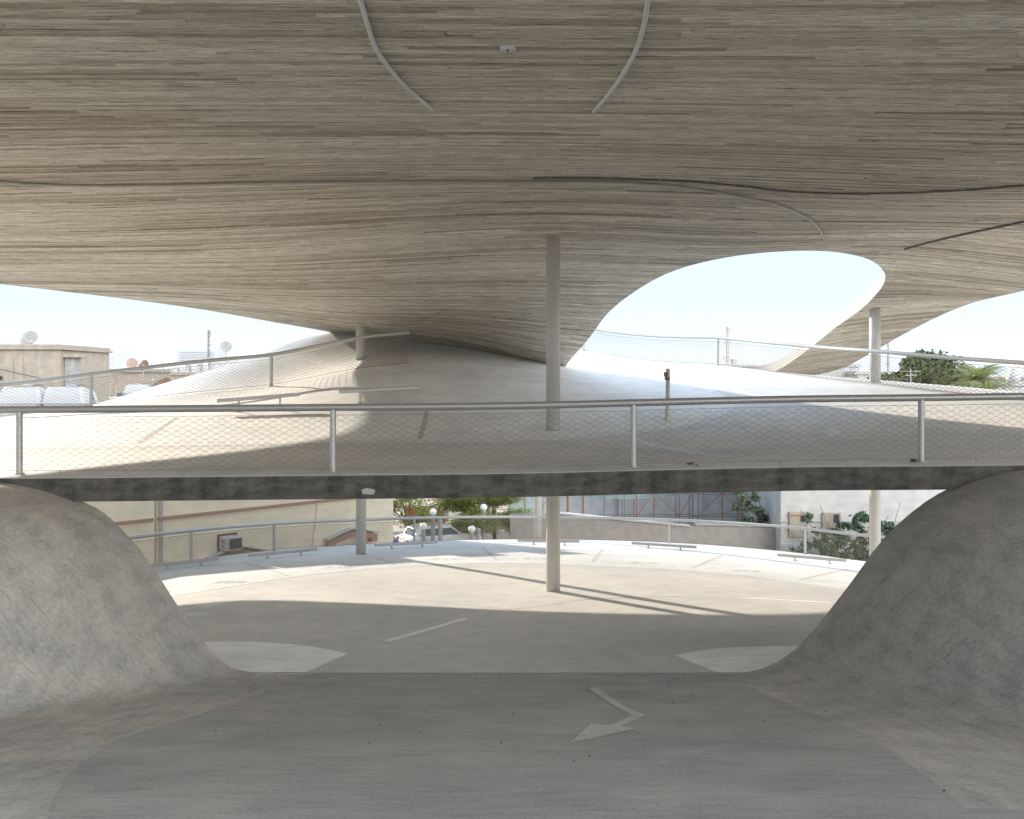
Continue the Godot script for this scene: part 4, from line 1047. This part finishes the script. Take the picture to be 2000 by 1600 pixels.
func debris_net(label: String, x: float, d: float, w: float, h: float, y: float, amp: float) -> void:
	var vs := PackedVector3Array(); var ns := PackedVector3Array(); var uv := PackedVector2Array(); var ids := PackedInt32Array()
	var nx := 28; var ny := 12
	for j in ny + 1:
		for i in nx + 1:
			var u := float(i) / nx; var v := float(j) / ny
			var fold := sin(u * 17.0 + v * 2.0) * 0.5 + sin(u * 41.0 + 1.3) * 0.25
			vs.append(Vector3((u - 0.5) * w * (1.0 - 0.18 * (1.0 - v)), y + v * h - 0.25 * sin(u * PI) * (1.0 - v), fold * amp * (1.2 - v)))
			ns.append(Vector3(-cos(u * 17.0 + v * 2.0) * amp * 3.0, 0, 1).normalized()); uv.append(Vector2(u, v))
			if i > 0 and j > 0:
				var q := vs.size() - 1
				ids.append_array([q, q - 1, q - nx - 1, q - 1, q - nx - 2, q - nx - 1])
	var t := thing("debris_net", label, "netting", V(x, d, STREET))
	mi("cloth", amesh(vs, ns, uv, ids), mats.net, t)
	mi("hem_rope", tube(PackedVector3Array([vs[0], vs[nx / 4], vs[nx / 2], vs[nx * 3 / 4], vs[nx]]), 0.03, 6), mats.net_hem, t)

func white_house() -> void:
	var t := thing("white_house", "plain white house wall with small beige windows behind a creeper", "house", V(21.3, 50, STREET))
	mi("wall", bevel_box(Vector3(15.0, 8.0, 8.0)), mat("dull_white", lin(0.52, 0.505, 0.48), 0.9, 0.0, T.cloud, 6.0), t, Vector3(0, 4.0, -4.0))
	mi("plinth", bevel_box(Vector3(15.06, 0.6, 0.1)), mats.raw_wall, t, Vector3(0, 0.3, 0.04))
	mi("moulding", bevel_box(Vector3(15.04, 0.08, 0.06)), mats.plaster_white, t, Vector3(0, 1.75, 0.02))
	for q in [[-6.6, 1.6], [-4.9, 1.55]]:
		mi("shutter", bevel_box(Vector3(0.95, 1.3, 0.12)), mats.beige, t, Vector3(q[0], q[1], 0.05))
		mi("window_slot", bevel_box(Vector3(0.28, 0.42, 0.05)), mats.opening, t, Vector3(q[0] + 0.25, q[1] + 0.35, 0.12))
	mi("window_bar", bevel_box(Vector3(1.0, 0.07, 0.07)), mats.terracotta, t, Vector3(-6.6, 2.1, 0.14))
	var c := thing("creeper", "leafy climbing shrub spreading over the white house wall", "climbing plant", V(16.8, 48.2, STREET))
	var r := RandomNumberGenerator.new(); r.seed = 8
	for k in 9:
		var e := Vector3(-3.4 + k * 0.85 + r.randfn() * 0.2, r.randf_range(1.7, 3.1), r.randfn() * 0.3)
		mi("stem", branch_tube([Vector3(e.x * 0.4, 0, 0), Vector3(e.x * 0.7, e.y * 0.5, 0.2), e], 0.035, 0.012), mats.bark, c)
	var lumps := []
	for k in 64:
		var x := r.randf_range(-3.0, 3.2)
		lumps.append([Vector3(x, pow(r.randf(), 1.3) * (2.0 + 0.4 * sin(x * 1.9)), r.randfn() * 0.25), Vector3(r.randf_range(0.2, 0.55), r.randf_range(0.15, 0.42), 0.3)])
	mi("leaves", foliage(lumps, 4600, 0.11, 19, 1.5, 0.3), mats.creeper, c)
	var s := thing("shrub", "pale leggy shrub growing through the end of the scaffold", "shrub", V(13.6, 52.5, STREET))
	for k in 7:
		var e := Vector3(r.randfn() * 0.9, r.randf_range(1.6, 3.4), r.randfn() * 0.4)
		mi("stem", branch_tube([Vector3(0, 0, 0), Vector3(e.x * 0.4, e.y * 0.5, 0.1), e], 0.04, 0.012), mats.bark, s)
	var tufts := []
	for k in 34: tufts.append([Vector3(r.randf_range(-1.5, 1.3), r.randf_range(0.5, 3.4), r.randfn() * 0.3), Vector3(r.randf_range(0.2, 0.5), r.randf_range(0.15, 0.35), 0.35)])
	mi("leaves", foliage(tufts, 2300, 0.11, 23, 1.2, 0.3), mats.shrub, s)

func build_city() -> void:
	mat("far_metal", lin(0.42, 0.42, 0.42), 0.5, 0.5)
	mat("far_frame", lin(0.55, 0.53, 0.50), 0.6); mat("far_pane", lin(0.10, 0.14, 0.15), 0.12)
	mat("tank", lin(0.60, 0.60, 0.59), 0.6, 0.0, T.fine, 1.0); mat("rubber", lin(0.025, 0.025, 0.027), 0.8)
	mat("cream", lin(0.90, 0.80, 0.62), 0.9, 0.0, T.cloud, 5.0); mat("terracotta", lin(0.50, 0.335, 0.245), 0.9, 0.0, T.fine, 1.0)
	mat("beige", lin(0.43, 0.37, 0.30), 0.9, 0.0, T.plaster, 4.0); mat("plaster_white", lin(0.56, 0.55, 0.53), 0.9, 0.0, T.plaster, 4.0)
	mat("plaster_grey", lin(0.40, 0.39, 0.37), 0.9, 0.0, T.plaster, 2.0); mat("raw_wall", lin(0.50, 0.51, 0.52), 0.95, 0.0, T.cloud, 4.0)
	mat("raw_brown", lin(0.34, 0.31, 0.28), 0.95, 0.0, T.cloud, 3.0); mat("opening", lin(0.05, 0.05, 0.055), 0.9)
	mat("scaffold", lin(0.36, 0.15, 0.08), 0.8, 0.2); mat("scaffold_dark", lin(0.24, 0.21, 0.19), 0.7, 0.4); mat("plank", lin(0.36, 0.30, 0.22), 0.9, 0.0, T.fine, 0.8)
	var nt := mat("net", lin(0.42, 0.58, 0.53), 0.9); nt.transparency = BaseMaterial3D.TRANSPARENCY_ALPHA; nt.albedo_color.a = 0.42
	mat("net_hem", lin(0.36, 0.50, 0.46), 0.9); mat("rust2", lin(0.22, 0.13, 0.08), 0.9)
	mat("bark", lin(0.26, 0.20, 0.14), 0.95, 0.0, T.fine, 0.6)
	for q in [["feather", 0.27, 0.30, 0.09], ["creeper", 0.07, 0.12, 0.07], ["shrub", 0.20, 0.24, 0.15], ["ficus", 0.085, 0.11, 0.035], ["palm", 0.11, 0.13, 0.075], ["flower", 0.55, 0.10, 0.05]]:
		var m := mat(q[0], lin(q[1], q[2], q[3]), 0.6); m.backlight_enabled = true; m.backlight = Color(0.5, 0.55, 0.25); m.cull_mode = BaseMaterial3D.CULL_DISABLED
		m.vertex_color_use_as_albedo = q[0] != "palm"
	mat("globe", lin(0.84, 0.83, 0.80), 0.35); mat("car_white", lin(0.72, 0.73, 0.74), 0.3); mats.car_white.clearcoat_enabled = true
	mat("tail_red", lin(0.45, 0.03, 0.02), 0.3); mat("red_paint", lin(0.34, 0.06, 0.045), 0.6, 0.0, T.fine, 1.5); mat("blue_sheet", lin(0.06, 0.16, 0.38), 0.8)
	mats.blue_sheet.cull_mode = BaseMaterial3D.CULL_DISABLED
	mat("haze_tower", lin(0.45, 0.45, 0.45), 0.6); mat("asphalt", lin(0.13, 0.13, 0.13), 0.9, 0.0, T.fine, 2.0); mat("sand", lin(0.40, 0.355, 0.29), 0.95, 0.0, T.cloud, 30.0)
	var g := structure("ground")
	mi("surface", bevel_box(Vector3(14000, 1, 14000)), mats.sand, g, Vector3(0, -0.5, -4000))
	var rd := structure("street")
	mi("surface", bevel_box(Vector3(90, 0.04, 9)), mats.asphalt, rd, Vector3(-5, 0.004, -53))
	mi("kerb", bevel_box(Vector3(90, 0.13, 0.25)), mats.plaster_grey, rd, Vector3(-5, 0.065, -48.4))
	cream_house()
	scaffolded_house()
	white_house()
	# the street beyond the lower rail
	flame_tree("thin flame tree with a few red blossoms beside the cream house corner", V(-5.4, 51.5, STREET), 3.4, 1.5, 3, 420, 6)
	flame_tree("dense feathery flame tree beside the white car", V(-2.0, 52.0, STREET), 3.3, 1.9, 7, 1500, 0)
	flame_tree("dense feathery flame tree beside the netted scaffold", V(-1.0, 53.5, STREET), 3.5, 1.9, 12, 1500, 0)
	for q in [[-4.37, 48.0, 1.62, "globe lamp on a concrete pillar, white ball just below the guard rail"], [-4.0, 49.3, 2.15, "globe lamp on a taller pillar, white ball level with the guard rail"], [-2.0, 48.6, 1.38, "low globe lamp standing apart in front of the feathery trees"], [-1.46, 50.2, 2.25, "globe lamp half hidden by the feathery trees"]]:
		globe_lamp(q[3], V(q[0], q[1], STREET), q[2])
	for q in [[-3.6, 48.8, 2.0], [-1.7, 48.9, 1.55]]:
		var pp := thing("stone_post", "bare concrete post standing among the globe lamps", "post", V(q[0], q[1], STREET), 0.0, "bare posts by the street")
		mi("shaft", lathe([0.0, 0.0, 0.13, 0.0, 0.13, 0.12, 0.115, 0.16, 0.11, q[2] - 0.05, 0.09, q[2], 0.0, q[2]], 16), mats.plaster_grey, pp)
		mi("cap", lathe([0.11, q[2] - 0.12, 0.125, q[2] - 0.11, 0.125, q[2] - 0.07, 0.11, q[2] - 0.06], 16), mats.plaster_grey, pp)
	car("white parked car seen from its tail behind the globe lamps", V(-3.75, 50.9, STREET), deg_to_rad(28))
	lorry("red box lorry with a sheet roof parked behind the thin flame tree", V(-5.25, 60.0, STREET), deg_to_rad(-12))
	motorbike(V(-6.35, 49.5, STREET), 0.3)
	house("far_shop", "pale grey shop building behind the red lorry", "building", V(-10.0, 95, STREET), Vector3(18, 6.0, 8), mats.plaster_grey, [[-3, 4, 1.4, 1.4], [1, 4, 1.4, 1.4], [4, 4, 1.4, 1.4]])
	# roofs at the left
	var bh := house("beige_house", "long beige house with a stepped cornice and green tinted windows, satellite dishes on its roof", "house", V(-38.2, 62, STREET), Vector3(18.2, 10.9, 9), mats.beige, [[-4.4, 7.9, 1.9, 1.5], [0.6, 8.0, 1.4, 1.3], [4.5, 8.0, 1.4, 1.3], [6.9, 8.0, 1.0, 1.3]], deg_to_rad(3))
	mi("end_wall", bevel_box(Vector3(0.6, 10.4, 1.2)), mats.plaster_grey, bh, Vector3(9.42, 5.2, -1.4))
	mi("end_cornice", bevel_box(Vector3(1.1, 0.22, 1.8)), mats.beige, bh, Vector3(9.55, 10.52, -1.4))
	for x in [-6.0, -2.0, 2.8, 6.6]: mi("pilaster", bevel_box(Vector3(0.5, 10.4, 0.14)), mats.beige, bh, Vector3(x, 5.2, 0.05))
	mi("hanging_cable", tube(PackedVector3Array([Vector3(4.0, 11.3, 0.0), Vector3(4.3, 11.42, 0.2), Vector3(4.75, 11.4, 0.32), Vector3(5.05, 11.0, 0.33), Vector3(5.2, 10.3, 0.31), Vector3(5.2, 9.6, 0.3), Vector3(5.05, 9.0, 0.27), Vector3(4.8, 8.4, 0.25)]), 0.045, 8), mats.rubber, bh)
	mi("thin_cable", tube(PackedVector3Array([Vector3(-1.5, 11.2, 0.25), Vector3(-2.6, 9.6, 0.2), Vector3(-5.8, 7.0, 0.2)]), 0.025, 5), mats.rubber, bh)
	mi("thin_cable", tube(PackedVector3Array([Vector3(0.8, 11.0, 0.25), Vector3(4.0, 10.0, 0.3), Vector3(8.8, 8.9, 0.25)]), 0.02, 5), mats.rubber, bh)
	for k in 4: mi("vent_hole", lathe([0.0, 0.0, 0.13, 0.0, 0.13, 0.03, 0.0, 0.03], 12), mats.opening, bh, Vector3(-5.6 + k * 3.7, 9.1, 0.1), Vector3(PI / 2, 0, 0))
	dish("big white satellite dish in painted backlit grey, upright on the beige roof", V(-31.2, 63.0, 2.02), 0.46, 0.35, 0.5, mats.plaster_grey, 0.12)  # white dish; the grey colour stands in for its backlit shade
	dish("smaller white satellite dish in painted backlit grey, partly hidden behind the beige cornice", V(-32.9, 66.0, 2.0), 0.42, 0.3, 0.5, mats.plaster_grey, 0.0)  # also a white dish, backlit shade put into its grey colour
	var th := house("low_house", "low white roofed house carrying two water tanks", "house", V(-22.2, 43.5, STREET), Vector3(9.5, 7.55, 6), mats.plaster_white, [], deg_to_rad(4), "", 0.0)
	mi("pipe_rack", tube(PackedVector3Array([Vector3(-4, 7.75, -0.5), Vector3(4.5, 7.75, -0.5)]), 0.04, 6), mats.far_metal, th)
	water_tank("white moulded water tank with a dark feed hose, next to its twin", V(-23.0, 46.0, STREET + 7.55), 2.05, 1.6, 1.25, 0.05)
	water_tank("white moulded water tank with rust streaks on its tray beside the rail post", V(-20.9, 46.0, STREET + 7.55), 2.05, 1.6, 1.25, -0.03)
	# jumble of roofs further on
	house("pink_house", "pinkish low house with a parapet behind the climbing guard rail", "house", V(-41.5, 100, STREET), Vector3(7, 9.6, 8), mats.beige, [[-1.5, 7, 1.4, 1.2], [1.5, 7, 1.4, 1.2]])
	house("grey_house", "grey concrete house with dark openings behind the climbing guard rail", "house", V(-33.5, 86, STREET), Vector3(8, 6.9, 8), mats.plaster_grey, [[-2.6, 5.6, 1.0, 1.2], [0.2, 5.6, 0.9, 1.3], [2.6, 5.6, 1.1, 1.2]])
	house("tan_house", "wide tan house with a cluttered roof beyond the brown dishes", "house", V(-39.5, 118, STREET), Vector3(14, 9.3, 9), mats.beige, [[-3, 7, 1.4, 1.2], [2, 7, 1.4, 1.2]])
	dish("large brown mesh dish lying back on the grey house roof", V(-30.6, 84.5, STREET + 7.2), 1.15, -0.5, 0.75, mats.rust2, 0.0)
	dish("reddish ring of a dish on the pink roof", V(-37.7, 96.5, STREET + 9.9), 0.55, 0.2, 0.4, mats.terracotta, 0.1)
	dish("small dark brown dish beside the white roof tank", V(-36.0, 95, STREET + 9.2), 0.55, -0.3, 0.4, mats.rust2, 0.6)
	dish("grey dish on the far roof behind the climbing rail", V(-30.0, 102, STREET + 10.6), 0.62, 0.3, 0.5, mats.plaster_grey, 1.2)
	water_tank("white round shouldered tank on the grey house roof", V(-34.6, 90, STREET + 7.25), 2.3, 1.6, 1.3, 0.1)
	for k in 9: water_tank("tiny white tank in the row on the tan house roof", V(-44.6 + k * 1.35, 119.5, STREET + 9.65), 0.85, 0.8, 1.15 + 0.2 * (k % 3), 0.2 * k)
	# the far left skyline
	var hz: Material = mats.haze_tower
	tower("left one of the pair of hazy sail shaped towers behind the big dish", 45, 633, 11, 4800, hz, 1)
	tower("right one of the pair of hazy sail shaped towers behind the big dish", 54, 634, 11, 4850, hz, 1)
	tower("hazy tower with a stepped top behind the beige cornice", 169, 672, 28, 3600, hz)
	tower("hazy tower with a slanting roof beyond the end of the beige house", 218, 693, 28, 3000, hz, 2)
	tower("pale hazy tower with a notched top rising above the climbing rail", 247, 682, 30, 3300, hz)
	tower("broad blue grey office block with roof railing behind the antenna mast", 384, 684, 82, 1150, hz)
	tower("faint narrow tower beyond the grey far dish", 446, 681, 22, 4200, hz)
	tower("faint low block beyond the swelling deck", 520, 696, 20, 3900, hz)
	tower("faint pair topped tower nearest to the swelling deck crest", 548, 661, 38, 3900, hz)
	tower("faint slim tower cut by the left end of the skyline", 1, 641, 6, 4300, hz)
	antenna_mast("lattice mast with panel antennas before the hazy office block", V(-49.9, 160, STREET), EYE + 7.6, 0.32, mats.scaffold_dark)
	# the right
	antenna_mast("red and white lattice mast seen through the oval opening", V(35.4, 160, STREET), EYE + 8.2, 0.3, mat("mast_paint", lin(0.40, 0.30, 0.26), 0.8))
	antenna_mast("slim mast crowned with antennas behind the round column", V(69.6, 180, STREET), EYE + 7.2, 0.26, mats.scaffold_dark)
	var mq := house("domed_house", "small building with a little dome seen through the net under the oval opening", "building", V(34.0, 150, STREET), Vector3(7, EYE + 1.5, 6), mats.plaster_white, [])
	mi("drum", lathe([0.5, 0.0, 0.5, 0.7, 0.6, 0.75, 0.6, 0.85], 20), mats.plaster_white, mq, Vector3(0.6, EYE + 1.8, -2))
	mi("dome", lathe([0.52, 0.0, 0.52, 0.25, 0.45, 0.5, 0.27, 0.75, 0.06, 0.9, 0.03, 1.1], 20), mats.cream, mq, Vector3(0.6, EYE + 2.65, -2))
	house("white_block", "white block with a roof hut behind the descending slab ribbon", "building", V(35.5, 112, STREET), Vector3(9, EYE + 1.1, 8), mats.plaster_white, [[-2, 8.5, 1.2, 1.0]])
	var hut := house("roof_hut", "pale roof hut with a flat overhanging top on the white block", "hut", V(36.2, 113, 1.45), Vector3(3.2, 1.2, 3), mats.plaster_white, [])
	house("long_wall_house", "long weathered white wall beside the round column", "building", V(45.5, 108, STREET), Vector3(14, EYE + 0.2, 6), mats.plaster_white, [])
	broad_tree("large dark green spreading tree beyond the upper deck rail", V(33.2, 78, STREET), [[Vector3(-2.8, 7.4, 0), Vector3(3.0, 2.0, 2.6)], [Vector3(0.6, 8.6, 0), Vector3(3.0, 2.6, 2.6)], [Vector3(2.9, 7.4, 0), Vector3(2.3, 2.4, 2.4)], [Vector3(-4.2, 6.6, 0), Vector3(2.0, 1.4, 2)], [Vector3(-0.4, 10.3, 0), Vector3(1.5, 0.9, 1.4)], [Vector3(0, 6, 0.5), Vector3(4.4, 1.8, 2.6)]], 24000, 0.25, 31, mats.ficus, 5.0)
	broad_tree("small bush tree at the foot of the weathered white wall", V(27.6, 75, STREET), [[Vector3(0, 7.6, 0), Vector3(1.6, 1.2, 1.4)], [Vector3(1.2, 7.0, 0), Vector3(1.2, 1.1, 1.2)]], 4000, 0.24, 33, mats.ficus, 5.5)
	palm("bushy palm with arching fronds right of the dark tree", V(33.4, 70, STREET), 9.0, 2.5, 5)
	palm("second palm leaning beside the bushy palm", V(34.6, 72, STREET), 9.3, 2.3, 9)
	palm("lower palm in front of the minarets", V(32.2, 66, STREET), 8.2, 2.0, 14)
	var ae := thing("television_aerial", "thin television aerial before the dark spreading tree", "aerial", V(24.6, 60, STREET + 8.1))
	mi("mast", tube(PackedVector3Array([Vector3(0, -1.2, 0), Vector3(0, 1.55, 0)]), 0.03, 6), mats.far_metal, ae)
	mi("boom", tube(PackedVector3Array([Vector3(-0.5, 1.4, 0), Vector3(0.6, 1.42, 0)]), 0.02, 6), mats.far_metal, ae)
	for k in 5: mi("element", tube(PackedVector3Array([Vector3(-0.4 + k * 0.22, 1.4, -0.3), Vector3(-0.4 + k * 0.22, 1.4, 0.3)]), 0.012, 5), mats.far_metal, ae)
	mi("lower_boom", tube(PackedVector3Array([Vector3(-0.25, 1.15, 0), Vector3(0.3, 1.15, 0)]), 0.03, 6), mats.far_metal, ae)
	house("aerial_house", "low flat house carrying the television aerial", "house", V(26.0, 60, STREET), Vector3(8, 6.9, 5), mats.plaster_white, [], 0.0, "", 0.2)
	for k in 2:
		var mn := thing("minaret", "slender hazy minaret of a far mosque, one of two", "minaret", V(195.6 + 3.6 * k, 382, STREET), 0.0, "far minarets")
		var H := EYE + 4.4 - 0.2 * k
		mi("shaft", lathe([0.0, 0.0, 0.62, 0.0, 0.55, H, 0.0, H], 14), mats.cream, mn)
		mi("balcony", lathe([0.55, H - 0.9, 1.0, H - 0.2, 1.0, H + 0.3, 0.55, H + 0.35], 14), mats.cream, mn)
		mi("lantern", lathe([0.4, H, 0.4, H + 2.0, 0.65, H + 2.2, 0.65, H + 2.4, 0.35, H + 2.6, 0.12, H + 3.6, 0.03, H + 4.3], 12), mats.cream, mn)
	house("mosque_hall", "pale hall of the far mosque below the two minarets", "building", V(200, 390, STREET), Vector3(30, EYE - 1.5, 16), mats.plaster_white, [[-6, 6, 2, 2], [0, 6, 2, 2], [6, 6, 2, 2]])
	house("tan_block", "tan flat roofed house with a grey hut below the minarets", "house", V(61.5, 120, STREET), Vector3(5.5, EYE - 0.4, 6), mats.beige, [[-1, 7, 1, 1]])
	house("white_roof_house", "white roofed house with a round tank by the right hand palms", "house", V(46, 90, STREET), Vector3(9, EYE - 0.9, 6), mats.plaster_white, [])
	var bt := thing("ball_tank", "white ball shaped water tank on the roof by the palms", "water tank", V(45.6, 88.5, -0.45))
	mi("shell", lathe([0.0, -0.2, 0.5, -0.2, 0.62, 0.25, 0.55, 0.65, 0.3, 0.95, 0.0, 1.02], 18), mats.tank, bt)
	mi("lid", lathe([0.0, 1.0, 0.18, 1.0, 0.18, 1.1, 0.0, 1.12], 12), mats.far_metal, bt)
	# low far houses all along the horizon
	var r := RandomNumberGenerator.new(); r.seed = 55
	var cols := [mats.plaster_white, mats.beige, mats.cream, mats.plaster_grey]
	for k in 70:
		var d := r.randf_range(180, 620)
		var px := r.randf_range(-40, 640) if k % 2 == 0 else r.randf_range(1120, 2040)
		var x := (px - 1000.0) / 1900.0 * d
		house("far_house", "small pale far house among the hazy rooftops", "house", V(x, d, STREET), Vector3(r.randf_range(8, 18), r.randf_range(5.5, 9.6), 10), cols[r.randi() % 4], [[-2, 5, 1.4, 1.4], [2, 5, 1.4, 1.4]] if d < 320 else [], r.randf_range(-0.4, 0.4), "far houses", 0.5)

#ENDCITY

func _ready() -> void:
	rng.seed = 1
	var cam := Camera3D.new()
	add_child(cam)
	cam.position = Vector3(0, EYE, 0)
	cam.projection = Camera3D.PROJECTION_FRUSTUM
	cam.near = 0.1; cam.far = 40000.0
	cam.size = 0.1 * 1600.0 / 1900.0
	cam.frustum_offset = Vector2(0, -0.1 * 65.0 / 1900.0)
	cam.current = true
	var sun := DirectionalLight3D.new()
	add_child(sun)
	var az := deg_to_rad(39.7); var el := deg_to_rad(17.5)
	var to_sun := Vector3(-sin(az) * cos(el), sin(el), -cos(az) * cos(el))
	sun.basis = Basis.looking_at(-to_sun)
	sun.light_energy = 0.6; sun.light_color = Color(1.0, 0.95, 0.88); sun.light_angular_distance = 0.6; sun.shadow_enabled = true
	var we := WorldEnvironment.new(); add_child(we)
	var env := Environment.new(); we.environment = env
	env.background_mode = Environment.BG_SKY
	env.tonemap_mode = Environment.TONE_MAPPER_LINEAR
	env.tonemap_exposure = 5.2
	env.sdfgi_enabled = true; env.ssao_enabled = true; env.ssil_enabled = true
	env.fog_enabled = true; env.fog_density = 0.00012; env.fog_light_color = Color(0.93, 0.97, 1.0)
	var sky := Sky.new(); env.sky = sky
	sky.sky_material = hazy_sky(to_sun)
	make_materials()
	build_slabs()
	build_fittings()
	build_city()
	print("done ", get_child_count())

# a bright hazy sky: pale at the horizon, bluer overhead, whitening towards the sun
func hazy_sky(to_sun: Vector3) -> PanoramaSkyMaterial:
	var w := 512; var h := 256
	var im := Image.create(w, h, false, Image.FORMAT_RGBF)
	for y in h:
		var e := (0.5 - (y + 0.5) / h) * PI
		for x in w:
			var a := ((float(x) + 0.5) / w - 0.5) * TAU
			var dir := Vector3(sin(a) * cos(e), sin(e), -cos(a) * cos(e))
			im.set_pixel(x, y, sky_at(dir, to_sun))
	var p := PanoramaSkyMaterial.new()
	p.panorama = ImageTexture.create_from_image(im)
	return p
func sky_at(dir: Vector3, to_sun: Vector3) -> Color:
	var up := maxf(dir.y, 0.0)
	var hz := pow(1.0 - up, 3.0)
	var c := Vector3(0.185, 0.245, 0.33).lerp(Vector3(0.122, 0.142, 0.163), hz)
	var g := acos(clampf(dir.dot(to_sun), -1, 1))
	var glow := 2.0 * exp(-g / 0.2) + 1.6 * exp(-g / 0.33)
	c += Vector3(1.0, 0.97, 0.92) * glow
	if dir.y < 0.0: c = c.lerp(Vector3(0.22, 0.20, 0.18), clampf(-dir.y * 12.0, 0, 1))
	return Color(c.x, c.y, c.z)
